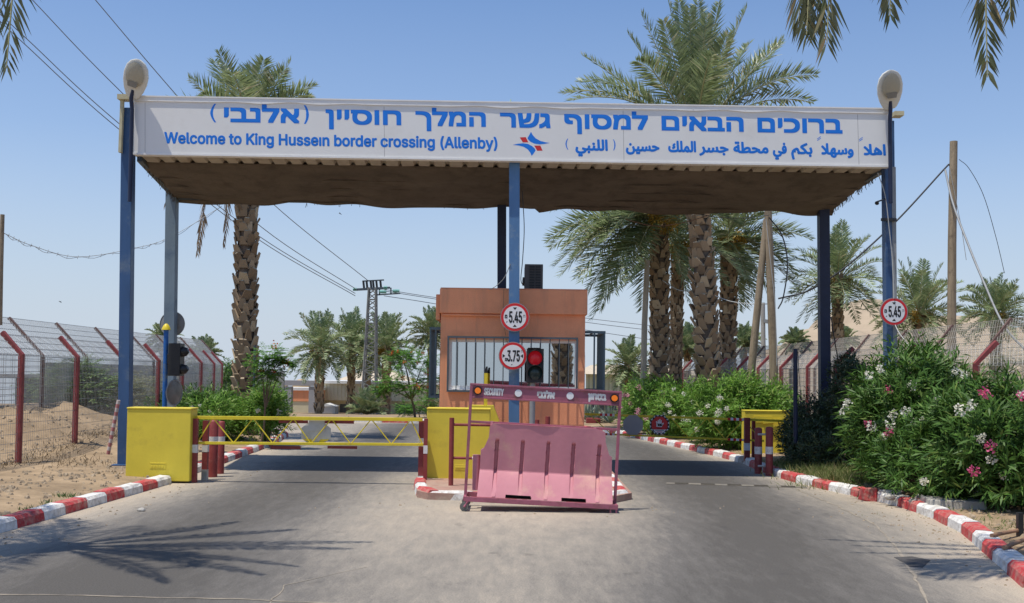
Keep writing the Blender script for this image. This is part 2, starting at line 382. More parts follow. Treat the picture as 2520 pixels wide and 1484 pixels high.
def gheight_at(X, Y):
    X = np.asarray(X, float); Y = np.asarray(Y, float)
    d = road_dist(np.atleast_1d(X), np.atleast_1d(Y)); d = d.reshape(np.atleast_1d(X).shape)
    b = bumpy(np.atleast_1d(X), np.atleast_1d(Y), 4)
    z = np.where(d < 0.14, -0.07, 0.08 + 0.05 * np.clip(d - 0.2, 0, 1) + 0.04 * b * np.clip(d, 0, 1))
    Xa, Ya = np.atleast_1d(X), np.atleast_1d(Y)
    for (cx, cy, sx, sy, h) in ((-12.0, 22.0, 2.9, 1.9, 0.82), (-10.9, 25.0, 1.9, 1.8, 0.62), (-15.5, 21.5, 2.4, 2.2, 0.8), (-13.2, 27, 2.4, 2.4, 0.65), (-10.2, 21.2, 0.9, 1.3, 0.3)):
        g = np.exp(-((Xa - cx) / sx) ** 2 - ((Ya - cy) / sy) ** 2)
        z = z + np.where(d > 0.3, h * g * (1 + 0.22 * b + 0.10 * np.sin(Xa * 5.3 + 1.7 * np.sin(Ya * 3.1)) * np.sin(Ya * 4.4)), 0)
    z = z - 0.034 * np.clip(Ya - 40.2, 0, 70)      # gentle fall beyond the cross road
    rr = np.hypot(Xa, Ya); hm_ = np.exp(-((Xa - 75) / 75) ** 4 - ((Ya - 150) / 110) ** 4)
    z = z - 130 * np.clip((rr - 105) / 450, 0, 1) ** 1.3 * (1 - hm_)      # the land falls away to the valley
    return z
def gz(x, y): return float(gheight_at([x], [y])[0])

def axis(lo, hi, fine_lo, fine_hi, step, grow=1.35):
    a = list(np.arange(fine_lo, fine_hi + 1e-6, step)); s = step
    while a[-1] < hi: s *= grow; a.append(a[-1] + s)
    s = step
    while a[0] > lo: s *= grow; a.insert(0, a[0] - s)
    return np.array(a)
gx = axis(-2500, 2500, -17, 12, 0.17); gy = axis(-60, 3000, 5, 41, 0.17)
X, Y = np.meshgrid(gx, gy)
Z = gheight_at(X, Y).reshape(X.shape)
ny, nx = X.shape
vs = np.stack([X, Y, Z], -1).reshape(-1, 3)
idx = np.arange(nx * ny).reshape(ny, nx)
fs = np.stack([idx[:-1, :-1], idx[:-1, 1:], idx[1:, 1:], idx[1:, :-1]], -1).reshape(-1, 4)
me = bpy.data.meshes.new('ground'); me.from_pydata(vs.tolist(), [], fs.tolist()); me.polygons.foreach_set('use_smooth', [True] * len(me.polygons))
M_sand = mat('sandy_soil', (0.34, 0.25, 0.158), 0.95, 0.24, 1.6, bump=1.0, bscale=9, dirt=((0.225, 0.165, 0.105), 0.5, 1.6), spec=0.1)
me.materials.append(M_sand)
ground = bpy.data.objects.new('ground', me); COL.objects.link(ground); tag(ground, 'dry sandy ground beside and behind the road', kind='structure')

def asphalt():
    m = bpy.data.materials.new('asphalt'); m.use_nodes = True; t = m.node_tree; N = t.nodes; L = t.links; b = N['Principled BSDF']
    tc = N.new('ShaderNodeTexCoord'); at = N.new('ShaderNodeAttribute'); at.attribute_name = 'dust_shade'
    def noise(sc, det, st=None, ro=0.65):
        n = N.new('ShaderNodeTexNoise'); n.inputs['Scale'].default_value = sc; n.inputs['Detail'].default_value = det; n.inputs['Roughness'].default_value = ro
        if st:
            mp = N.new('ShaderNodeMapping'); mp.inputs['Scale'].default_value = st; L.new(tc.outputs['Object'], mp.inputs[0]); L.new(mp.outputs[0], n.inputs['Vector'])
        else: L.new(tc.outputs['Object'], n.inputs['Vector'])
        return n.outputs['Fac']
    def mth(op, a, bb):
        k = N.new('ShaderNodeMath'); k.operation = op
        for i, q in enumerate((a, bb)):
            if isinstance(q, (int, float)): k.inputs[i].default_value = q
            else: L.new(q, k.inputs[i])
        return k.outputs[0]
    big = noise(0.5, 6, (1.6, 0.4, 1)); mid = noise(3.2, 9, (2.2, 0.5, 1), 0.8); fine = noise(60, 6, None, 0.85); spk = noise(30, 5, None, 0.8)
    d = mth('ADD', at.outputs['Fac'], mth('MULTIPLY', mth('SUBTRACT', big, 0.5), 0.5))
    d = mth('ADD', d, mth('MULTIPLY', mth('SUBTRACT', mid, 0.5), 0.95))
    rp = N.new('ShaderNodeValToRGB'); L.new(d, rp.inputs[0]); e = rp.color_ramp.elements
    e[0].position = 0.0; e[0].color = (0.094, 0.087, 0.078, 1); e[1].position = 1.0; e[1].color = (0.42, 0.36, 0.285, 1)
    k = e.new(0.3); k.color = (0.145, 0.135, 0.122, 1); k = e.new(0.62); k.color = (0.27, 0.243, 0.205, 1)
    mx = N.new('ShaderNodeMix'); mx.data_type = 'RGBA'; mx.blend_type = 'MULTIPLY'; mx.inputs[0].default_value = 1.0
    r2 = N.new('ShaderNodeValToRGB'); L.new(fine, r2.inputs[0]); r2.color_ramp.elements[0].position = 0.3; r2.color_ramp.elements[1].position = 0.7
    r2.color_ramp.elements[0].color = (0.55, 0.55, 0.555, 1); r2.color_ramp.elements[1].color = (1.42, 1.41, 1.39, 1)
    L.new(rp.outputs[0], mx.inputs[6]); L.new(r2.outputs[0], mx.inputs[7])
    r3 = N.new('ShaderNodeValToRGB'); L.new(spk, r3.inputs[0]); r3.color_ramp.elements[0].position = 0.66; r3.color_ramp.elements[1].position = 0.74
    r3.color_ramp.elements[0].color = (0, 0, 0, 1); r3.color_ramp.elements[1].color = (0.35, 0.35, 0.35, 1)
    m2 = N.new('ShaderNodeMix'); m2.data_type = 'RGBA'; L.new(r3.outputs[0], m2.inputs[0]); L.new(mx.outputs[2], m2.inputs[6]); m2.inputs[7].default_value = (0.42, 0.39, 0.34, 1)
    oil = noise(2.1, 3, (1, 0.7, 1), 0.5); r4 = N.new('ShaderNodeValToRGB'); L.new(oil, r4.inputs[0]); r4.color_ramp.elements[0].position = 0.66; r4.color_ramp.elements[1].position = 0.74
    r4.color_ramp.elements[0].color = (0, 0, 0, 1); r4.color_ramp.elements[1].color = (0.45, 0.45, 0.45, 1)
    m3_ = N.new('ShaderNodeMix'); m3_.data_type = 'RGBA'; L.new(r4.outputs[0], m3_.inputs[0]); L.new(m2.outputs[2], m3_.inputs[6]); m3_.inputs[7].default_value = (0.06, 0.057, 0.054, 1)
    L.new(m3_.outputs[2], b.inputs['Base Color']); b.inputs['Roughness'].default_value = 0.85; b.inputs['Specular IOR Level'].default_value = 0.25
    bp = N.new('ShaderNodeBump'); bp.inputs['Strength'].default_value = 0.35; bp.inputs['Distance'].default_value = 0.01
    L.new(fine, bp.inputs['Height']); L.new(bp.outputs[0], b.inputs['Normal'])
    return m
def seg_dist(x, y, path):
    d = np.full(x.shape, 1e9)
    for (a, b) in zip(path[:-1], path[1:]):
        a = np.array(a); b = np.array(b); ab = b - a
        t = np.clip(((x - a[0]) * ab[0] + (y - a[1]) * ab[1]) / (ab @ ab), 0, 1)
        d = np.minimum(d, np.hypot(x - a[0] - t * ab[0], y - a[1] - t * ab[1]))
    return d
bm = bmesh.new()
# the sheet reaches 0.1 m under the kerbs
off = []
n = len(RP); area = 0.5 * sum(RP[i][0] * RP[(i + 1) % n][1] - RP[(i + 1) % n][0] * RP[i][1] for i in range(n))
sg = 1 if area > 0 else -1
for i in range(n):
    a, b, c = RP[i - 1], RP[i], RP[(i + 1) % n]
    n1 = np.array([(b - a)[1], -(b - a)[0]]); n2 = np.array([(c - b)[1], -(c - b)[0]])
    q = n1 / (np.linalg.norm(n1) + 1e-9) + n2 / (np.linalg.norm(n2) + 1e-9); q = q / (np.linalg.norm(q) + 1e-9)
    off.append(b + sg * q * 0.1)
f = bm.faces.new([bm.verts.new((p[0], p[1], 0)) for p in off])
for x in np.arange(-14, 6.5, 0.45): bmesh.ops.bisect_plane(bm, geom=bm.verts[:] + bm.edges[:] + bm.faces[:], plane_co=(x, 0, 0), plane_no=(1, 0, 0))
for y in np.arange(3, 40, 0.5): bmesh.ops.bisect_plane(bm, geom=bm.verts[:] + bm.edges[:] + bm.faces[:], plane_co=(0, y, 0), plane_no=(0, 1, 0))
bmesh.ops.recalc_face_normals(bm, faces=bm.faces[:])
me = bpy.data.meshes.new('road'); bm.to_mesh(me); bm.free()
co = np.zeros(len(me.vertices) * 3); me.vertices.foreach_get('co', co); co = co.reshape(-1, 3)
if me.polygons[0].normal.z < 0: me.flip_normals()
x, y = co[:, 0], co[:, 1]
de = -road_dist(x, y)
laneL = [(-3.6, 38), (-3.6, 30), (-3.5, 20), (-3.5, 16.5), (-3.7, 12), (-3.5, 9), (-3.0, 6), (-2.6, -14)]
laneR = [(2.4, 34), (3.3, 27), (3.5, 20), (3.4, 16), (3.0, 12.5), (2.5, 9.5), (2.1, 7), (1.8, -14)]
def lane(p, w): return np.exp(-(seg_dist(x, y, p) / w) ** 2)
dust_shade = 0.76 - 0.74 * lane(laneL, 1.3) - 0.78 * lane(laneR, 1.4) + 0.40 * np.exp(-de / 0.45)
dust_shade += 0.22 * np.exp(-(((x - 0.1) / 1.7) ** 2 + ((y - 14.3) / 1.5) ** 2))
dust_shade -= 0.10 * np.exp(-((y - 21) / 3.0) ** 2)  # darker band at the gate: canopy shade put into the asphalt colour
dust_shade -= 0.25 * np.exp(-(((x + 2.6) / 2.6) ** 2 + ((y - 9.0) / 1.8) ** 2))
at = me.attributes.new('dust_shade', 'FLOAT', 'POINT'); at.data.foreach_set('value', dust_shade.astype(np.float32))
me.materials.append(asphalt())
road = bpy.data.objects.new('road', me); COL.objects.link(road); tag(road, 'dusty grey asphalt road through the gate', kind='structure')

M_kr = mat('kerb_red_paint', (0.48, 0.045, 0.05), 0.75, 0.18, 6, bump=0.5, bscale=25, dirt=((0.45, 0.26, 0.21), 0.5, 9))
M_kw = mat('kerb_white_paint', (0.72, 0.71, 0.68), 0.8, 0.08, 6, bump=0.5, bscale=25, dirt=((0.40, 0.36, 0.31), 0.48, 9))
def resample(path, step, jit=0.0):
    p = np.array(path, float); d = np.r_[0, np.cumsum(np.hypot(*np.diff(p, axis=0).T))]
    s = np.arange(0, d[-1], step)
    if jit: s = s + np.random.default_rng(len(s)).uniform(-jit, jit, len(s)) * step * (s > 0)
    return np.stack([np.interp(s, d, p[:, i]) for i in range(2)], 1)
def kerb(path, side, first=0, step=0.62, w=0.24, h=0.14, seed=1, name='kerb'):
    """painted kerb stones outside the road edge; side = +1 the stones lie left of the path's direction"""
    r = np.random.default_rng(seed); pts = resample(path, step, 0.09); mb = MB()
    sub = 3
    for i in range(len(pts) - 1):
        a, b = pts[i], pts[i + 1]; t = (b - a) / np.linalg.norm(b - a); nn = np.array([-t[1], t[0]]) * side
        a2 = a + t * 0.006; b2 = b - t * 0.006; j = r.uniform(-0.008, 0.008, 8)
        prev = None; m = (i + first) % 2
        for k in range(sub + 1):
            q = a2 + (b2 - a2) * k / sub; jj = r.uniform(-0.006, 0.006, 6)
            prof = [(0.0 + jj[0], -0.05), (0.012 + jj[1], h * 0.72), (0.05 + jj[2], h + jj[3]), (w - 0.03, h + jj[4]), (w, h * 0.8), (w, -0.05)]
            ring = [(q[0] + nn[0] * (o + j[0]), q[1] + nn[1] * (o + j[0]), z + j[1]) for o, z in prof]
            if prev: mb.add(prev + ring, [(c, c + 1, 7 + c, 6 + c) if side > 0 else (c, 6 + c, 7 + c, c + 1) for c in range(5)], m)
            if k in (0, sub): mb.add(ring, [list(range(6))], m)
            prev = ring
    return tag(mb.build(name, [M_kr, M_kw]), 'red and white painted kerb along the road', kind='structure')
kerb(LEFT_EDGE[1:4] + [(-5.58, 17.05)], 1, 0)
kerb(LEFT_BACK, 1, 1, seed=2)
kerb(FAR_EDGE, 1, 0, seed=3, step=1.0)
kerb(RIGHT_BACK, 1, 0, seed=4)
kerb(RIGHT_EDGE[0:11], 1, 1, seed=5, step=0.66)

# pale crack seams in the asphalt
def strip(path, w, name, m, z=0.004, seed=0):
    r = np.random.default_rng(seed); pts = resample(path, 0.18); mb = MB(); vs = []
    for i, p in enumerate(pts):
        t = pts[min(i + 1, len(pts) - 1)] - pts[max(i - 1, 0)]; t = t / np.linalg.norm(t); nn = np.array([-t[1], t[0]])
        p = p + nn * r.uniform(-0.02, 0.02); ww = w * r.uniform(0.3, 1.25)
        vs += [(p[0] - nn[0] * ww / 2, p[1] - nn[1] * ww / 2, z), (p[0] + nn[0] * ww / 2, p[1] + nn[1] * ww / 2, z)]
    mb.add(vs, [(2 * i, 2 * i + 1, 2 * i + 3, 2 * i + 2) for i in range(len(pts) - 1)], 0)
    return tag(mb.build(name, m), 'sandy crack in the asphalt', kind='structure')
M_seamsand = mat('sand_in_crack', (0.29, 0.25, 0.195), 0.95, 0.3, 9)
g2 = lambda u, v: tuple(G(u, v))[:2]
strip([g2(-60, 1462), g2(300, 1468), g2(640, 1477), g2(900, 1490)], 0.032, 'road_crack', M_seamsand, seed=1)
strip([g2(1960, 1205), g2(2060, 1245), g2(2150, 1290), g2(2190, 1330), g2(2240, 1400), g2(2290, 1500)], 0.032, 'road_crack', M_seamsand, seed=3)
strip([g2(900, 1395), g2(700, 1440), g2(660, 1490)], 0.012, 'road_crack', M_seamsand, seed=4)

mb = MB(); mb.prism([G(*q_) + Vector((0, 0, 0.0005)) for q_ in ((2200, 1372), (2245, 1370), (2290, 1379), (2280, 1388), (2270, 1397), (2236, 1394), (2222, 1384))], (0, 0, 0.004))
tag(mb.build('road_patch', mat('dark_tar_patch', (0.075, 0.07, 0.066), 0.9, 0.3, 14, bump=0.5, bscale=60)), 'dark tar patch in the right lane', kind='structure')
# island under the booth
ISL = [(-1.22, 15.15), (0.2, 15.0), (1.55, 15.05), (1.85, 15.5), (1.9, 19), (1.85, 26), (1.0, 27.2), (-0.8, 27.2), (-1.55, 26), (-1.62, 19), (-1.5, 16.2), (-1.4, 15.4)]
mb = MB(); mb.prism([(p[0], p[1], -0.02) for p in ISL], (0, 0, 0.12))
tag(mb.build('traffic_island', M_brick), 'red brown paved traffic island between the two lanes', kind='structure')
kerb([ISL[9], (-1.6, 16.8), (-1.42, 15.5), (-1.2, 15.12), (0.2, 14.98), (1.5, 15.03), (1.82, 15.5), (1.9, 19), (1.85, 25.8)], 1, 1, seed=6, w=0.2, h=0.13, step=0.66)

# drain across the right lane
dr = thing('drain_grate', 'rusty drain channel cover across the right lane', 'drain', tuple(G(1750, 1194)))
mb = MB(); a = G(1640, 1190); b = G(1985, 1200)
mb.beam(a + Vector((0, 0, 0.004)), b + Vector((0, 0, 0.004)), 0.24, 0.012, 0)
mb.build('channel_frame', mat('drain_frame', (0.17, 0.155, 0.13), 0.85, 0.3, 6, dirt=((0.24, 0.21, 0.165), 0.5, 5)), dr)
for i in range(5):
    mb = MB(); p0 = a.lerp(b, 0.06 + i * 0.19); p1 = a.lerp(b, 0.06 + i * 0.19 + 0.1)
    mb.beam(p0 + Vector((0, 0, 0.012)), p1 + Vector((0, 0, 0.012)), 0.16, 0.006, 0); mb.build('grate', mat('drain_iron', (0.05, 0.042, 0.03), 0.8, 0.3, 8), dr)

# ================================================================ GATE CANOPY
YS = 18.40
TL, TR, BR_, BL_ = P(330, 237, YS), P(2185, 268, YS), P(2185, 410.5, YS), P(330, 380, YS)
gate = thing('gate_canopy', 'long flat gate canopy on six blue posts carrying the white welcome sign', 'canopy', (0, 18.5, 0))
def S(u, v, d=0.0):
    """sign coordinates: u along the board, v down (straightened), d proud of the face"""
    p = TL + (TR - TL) * ((u - 330) / 1855.0) + (BL_ - TL) * ((v - 237) / 143.0)
    return Vector((p.x, YS - d, p.z))
mb = MB()
mb.prism([S(330, 239), S(2185, 239), S(2185, 379), S(330, 379)], (0, 0.14, 0), 0)
for u in (357, 945, 1533, 2110): mb.prism([S(u - 0.5, 252, 0.001), S(u + 0.5, 252, 0.001), S(u + 0.5, 376, 0.001), S(u - 0.5, 376, 0.001)], (0, 0.0005, 0), 3)
bh = 34.0 / gheight('ם')
for w, u0, u1 in (('חוסיין', 801, 987), ('המלך', 1022, 1195), ('גשר', 1230, 1354), ('למסוף', 1388, 1594), ('הבאים', 1627, 1829), ('ברוכים', 1863, 2072), ('אלנבי', 551, 737)):
    letter(mb, w[::-1], u0, u1, 294.5 + (u0 - 530) * 0.0025, bh * 0.93, S, 1, bold=2.3)
def arc(mb, cx, cv, h, wd, th, sgn, fn, m):
    pts = []
    for k in range(9):
        t = -1 + k / 4; pts.append((cx + sgn * wd * (1 - t * t), cv + t * h / 2))
    inner = [(p[0] + th * (1 - 0.35 * abs(-1 + k / 4)) * -sgn * -1, p[1]) for k, p in enumerate(pts)]
    for k in range(8): mb.add([fn(*pts[k], 0.001), fn(*inner[k], 0.001), fn(*inner[k + 1], 0.001), fn(*pts[k + 1], 0.001)], [(0, 1, 2, 3)], m)
arc(mb, 532, 275, 46, 8, 7.0, -1, S, 1); arc(mb, 752, 275, 46, 8, -7.0, 1, S, 1)
letter(mb, 'Welcome to King Husse\u0131n border crossing (Allenby)', 404, 1223, 350.5, 27.0 / gheight('W', True) * 0.95, S, 1, bold=1.45, latin=True, rect=False)
ar = [('\uFE8D\uFEEB\uFEFC', 2122, 2177), ('\uFEED\uFEB3\uFEEC\uFEFC', 2018, 2098), ('\uFE91\uFEDC\uFEE2', 1944, 1997), ('\uFED3\uFEF2', 1899, 1934),
      ('\uFEE3\uFEA4\uFEC4\uFE94', 1802, 1889), ('\uFE9F\uFEB4\uFEAE', 1718, 1791), ('\uFE8D\uFEDF\uFEE4\uFEE0\uFEDA', 1642, 1711), ('\uFEA3\uFEB4\uFEF4\uFEE6', 1538, 1621), ('\uFE8D\uFEDF\uFEE0\uFEE8\uFE92\uFEF2', 1414, 1494)]
ah = 25.0 / gheight('\uFE8D')
for w, u0, u1 in ar: letter(mb, w[::-1], u0, u1, 350.5, ah, S, 1, bold=1.7, rect=False)
arc(mb, 1397, 337, 27, 4, 3.2, -1, S, 1); arc(mb, 1509, 337, 27, 4, -3.2, 1, S, 1)
for u, v in ((2112, 311), (2009, 311)):
    for k in (0, 4): mb.add([S(u, v + k + 2, 0.001), S(u + 9, v + k - 4, 0.001), S(u + 9, v + k - 2.2, 0.001), S(u, v + k + 3.8, 0.001)], [(0, 1, 2, 3)], 1)
E0 = lambda cx, cy: S(1244.4 + 0.4092 * cx, 177.8 + 0.4092 * cy - (1244.4 + 0.4092 * cx - 330) * 0.0167, 0.001)
for poly, m in (([(150, 358), (160, 378), (178, 398), (205, 413), (235, 421), (262, 425), (230, 431), (200, 434), (170, 430), (145, 418), (130, 402), (128, 396), (138, 380)], 1),
                ([(38, 437), (70, 430), (100, 427), (130, 431), (155, 444), (170, 458), (176, 470), (166, 486), (152, 503), (143, 483), (128, 463), (105, 449), (75, 441)], 1),
                ([(82, 392), (118, 390), (133, 422), (100, 422)], 2), ([(168, 441), (205, 441), (218, 472), (185, 472)], 2)):
    mb.add([E0(*p) for p in poly], [list(range(len(poly)))], m)
sign = mb.build('sign_board', [M_white, M_letter, M_logored, M_seam], gate)
sign['label'] = 'white welcome board with blue Hebrew, English and Arabic lettering'
mb = MB()
top = [S(326, 236, 0.02), S(2187, 236, 0.02)]; low = []
for k in range(0, 161):
    u = 2187 - (2187 - 326) * k / 160; low.append(S(u, 249 + 1.2 * math.sin(u / 24.0) * (1 + math.sin(u / 90.0)), 0.02))
mb.prism(top + low, (0, 0.019, 0)); mb.prism([S(326, 235.4, 0.03), S(2187, 235.4, 0.03), S(2187, 238.4, 0.03), S(326, 238.4, 0.03)], (0, 0.17, 0))
mb.prism([S(328, 375.6, 0.012), S(2186, 375.6, 0.012), S(2186, 380.6, 0.012), S(328, 380.6, 0.012)], (0, 0.15, 0))
for k in range(44):
    u = 345 + k * 42.5; q = S(u, 243 + (k % 3), 0.021); mb.tube([q, q - Vector((0, 0.004, 0))], 0.008, 6)
mb.build('edge_trim', M_trim, sign)
# posts: (u at mid height, px width, Y, v top, z foot, material)
YB = 21.6
def post(u0, v0, u1, v1, Y, wpx, m, foot=True, dep=0.2):
    """post whose centre line passes the two measured points; runs from the canopy to the ground"""
    a = P(u0, v0, Y); b = P(u1, v1, Y); d = (a - b) / (a.z - b.z)
    zt = a.z; p1 = a; p0 = a + d * (-0.05 - zt); mb = MB(); w = pm(wpx, Y)
    mb.hexa([p0 + Vector(q) for q in ((-w / 2, -dep / 2, 0), (w / 2, -dep / 2, 0), (w / 2, dep / 2, 0), (-w / 2, dep / 2, 0))] + [p1 + Vector(q) for q in ((-w / 2, -dep / 2, 0), (w / 2, -dep / 2, 0), (w / 2, dep / 2, 0), (-w / 2, dep / 2, 0))])
    if foot:
        z = gz(p0.x, p0.y) if abs(p0.x) > 3 else 0.1
        mb.box(p0.x - w * 0.9, p0.x + w * 0.9, Y - dep * 0.9, Y + dep * 0.9, z - 0.1, z + 0.02)
    return mb.build('post', m, gate, bevel=0.006)
p = post(317, 268, 307, 1138, 18.66, 27, M_blue); p['label'] = 'front left post'
post(1266, 392, 1265, 1010, 18.66, 26, M_blue2)
post(2184, 300, 2190, 900, 18.68, 24, M_blue)
post(424, 470, 417, 1000, YB, 26, M_fade)
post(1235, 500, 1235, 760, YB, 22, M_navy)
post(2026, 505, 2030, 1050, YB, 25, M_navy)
mb = MB(); q0 = P(2197, 412, 18.62); q1 = P(2201, 890, 18.62); mb.beam(q0, q1, 0.075, 0.1, 0, up=(0, 1, 0)); mb.build('conduit', M_grey, gate)
mb = MB(); q = P(2172, 540, 18.55); mb.box(q.x - 0.03, q.x + 0.24, 18.5, 18.56, q.z - 0.03, q.z + 0.02); mb.build('cable_bracket', M_dark, gate)
mb = MB(); mb.tube([P(2178, 490, 18.52), P(2160, 496, 18.4), P(2158, 500, 18.35)], [0.015, 0.015, 0.04], 8); mb.build('small_lamp', M_dark, gate)
mb = MB(); mb.tube([S(1256, 237, 0), S(1257, 229, 0)], 0.012, 6); mb.build('stub', mat('pale_green_plastic', (0.45, 0.62, 0.48), 0.6, 0.1), gate)
# roof sheet, ribs along the depth
FLr, FRr, BRr, BLr = P(336, 384, 18.6), P(2183, 413, 18.6), P(2050, 494, 21.9), P(430, 468, 21.9)
mb = MB(); NXr, NYr = 380, 6; vs = []
for j in range(NYr + 1):
    for i in range(NXr + 1):
        s, t = i / NXr, j / NYr
        p = FLr.lerp(FRr, s).lerp(BLr.lerp(BRr, s), t)
        ph = (s * 46) % 1.0
        vs.append(p + Vector((0, 0, 0.012 + (0.05 if ph < 0.22 else 0.0))))
mb.add(vs, [(j * (NXr + 1) + i, j * (NXr + 1) + i + 1, (j + 1) * (NXr + 1) + i + 1, (j + 1) * (NXr + 1) + i) for j in range(NYr) for i in range(NXr)])
k = len(vs); mb.add([v + Vector((0, 0, 0.006)) for v in vs], [(j * (NXr + 1) + i, (j + 1) * (NXr + 1) + i, (j + 1) * (NXr + 1) + i + 1, j * (NXr + 1) + i + 1) for j in range(NYr) for i in range(NXr)])
mb.build('roof_sheet', M_roof, gate)
mb = MB()
zt_l, zt_r = S(330, 243).z, S(2185, 243).z
for (a, b, zt) in ((FLr, BLr, zt_l), (FRr, BRr, zt_r)):
    mb = MB(); sx = -0.06 if a.x < 0 else 0.06
    A = Vector((a.x + sx, YS + 0.2, 0)); B = Vector((b.x + sx * 1.2, b.y, 0)); th = Vector((0.04 if sx > 0 else -0.04, 0, 0))
    mb.hexa([Vector((A.x, A.y, a.z + 0.06)), Vector((A.x, A.y, a.z + 0.06)) + th, Vector((B.x, B.y, b.z + 0.14)) + th, Vector((B.x, B.y, b.z + 0.14)),
             Vector((A.x, A.y, zt)), Vector((A.x, A.y, zt)) + th, Vector((B.x, B.y, zt - 0.15)) + th, Vector((B.x, B.y, zt - 0.15))])
    mb.build('side_fascia', M_trim, gate)
mb = MB()
for (u0, v0, Y0, u1, v1, Y1) in ((1266, 402, 18.9, 1240, 487, 21.6), (344, 388, 18.9, 424, 474, 21.6), (2172, 416, 18.9, 2030, 500, 21.6), (440, 484, 21.6, 2030, 508, 21.6)):
    mb.beam(P(u0, v0, Y0), P(u1, v1, Y1), 0.1, 0.14)
mb.build('roof_beam', M_grille, gate)
# sagging shade net below the sheet
r = np.random.default_rng(7)
mb = MB(); NXn, NYn = 150, 26; vs = []
A0, A1, B1, B0 = P(352, 404, 19.15), P(2160, 431, 19.15), P(2046, 521, 21.75), P(437, 495, 21.75)
for j in range(NYn + 1):
    for i in range(NXn + 1):
        s, t = i / NXn, j / NYn
        p = A0.lerp(A1, s).lerp(B0.lerp(B1, s), t)
        span = 4 * ((s * 4) % 1) * (1 - (s * 4) % 1)
        sag = -0.075 * span * math.sin(math.pi * min(1, t * 1.02)) + 0.02 * math.sin(31 * s + 5 * t) * math.sin(9 * t + 3) + 0.012 * math.sin(77 * s)
        edge = -0.05 * (math.exp(-((1 - t) / 0.05)) * (0.5 + 0.5 * math.sin(s * 19 + 0.6) + 0.4 * math.sin(s * 61)))
        if s > 0.55: edge -= 0.09 * math.exp(-(1 - t) / 0.06) * (0.5 + 0.5 * math.sin(s * 26))
        lift = 0.05 * math.exp(-t / 0.05) - 0.10 * math.exp(-((s - 0.36) / 0.07) ** 2 - ((t - 0.75) / 0.2) ** 2) + 0.05 * math.sin(17 * s + 2) * math.exp(-((t - 0.55) / 0.3) ** 2)
        vs.append(p + Vector((0.02 * math.sin(40 * t) * (1 if s in (0, 1) else 0), 0, sag + edge + lift)))
mb.add(vs, [(j * (NXn + 1) + i, j * (NXn + 1) + i + 1, (j + 1) * (NXn + 1) + i + 1, (j + 1) * (NXn + 1) + i) for j in range(NYn) for i in range(NXn)], 0, True)
for k in range(150):
    s = r.uniform(0, 1); e = r.integers(0, 3)
    p = (A0.lerp(B0, s) if e == 0 else A1.lerp(B1, s) if e == 1 else B0.lerp(B1, s)) + Vector((0, 0, -0.01))
    q = p + Vector((r.uniform(-0.06, 0.06), r.uniform(-0.05, 0.05), -r.uniform(0.02, 0.09))); mb.wire(p + Vector((0, 0, 0.06)), q, 0.005)
nb = mb.build('shade_net', M_net, gate)
for k in (0.3, 0.52, 0.75, 0.93):
    bt_ = MB(); bt_.beam(A0.lerp(B0, k) + Vector((0.1, 0, -0.03)), A1.lerp(B1, k) + Vector((-0.1, 0, -0.035)), 0.035, 0.02); bt_.build('net_batten', M_net, gate); nb['label'] = 'sagging brown shade net under the roof'
sd = nb.modifiers.new('cloth', 'SOLIDIFY'); sd.thickness = 0.01
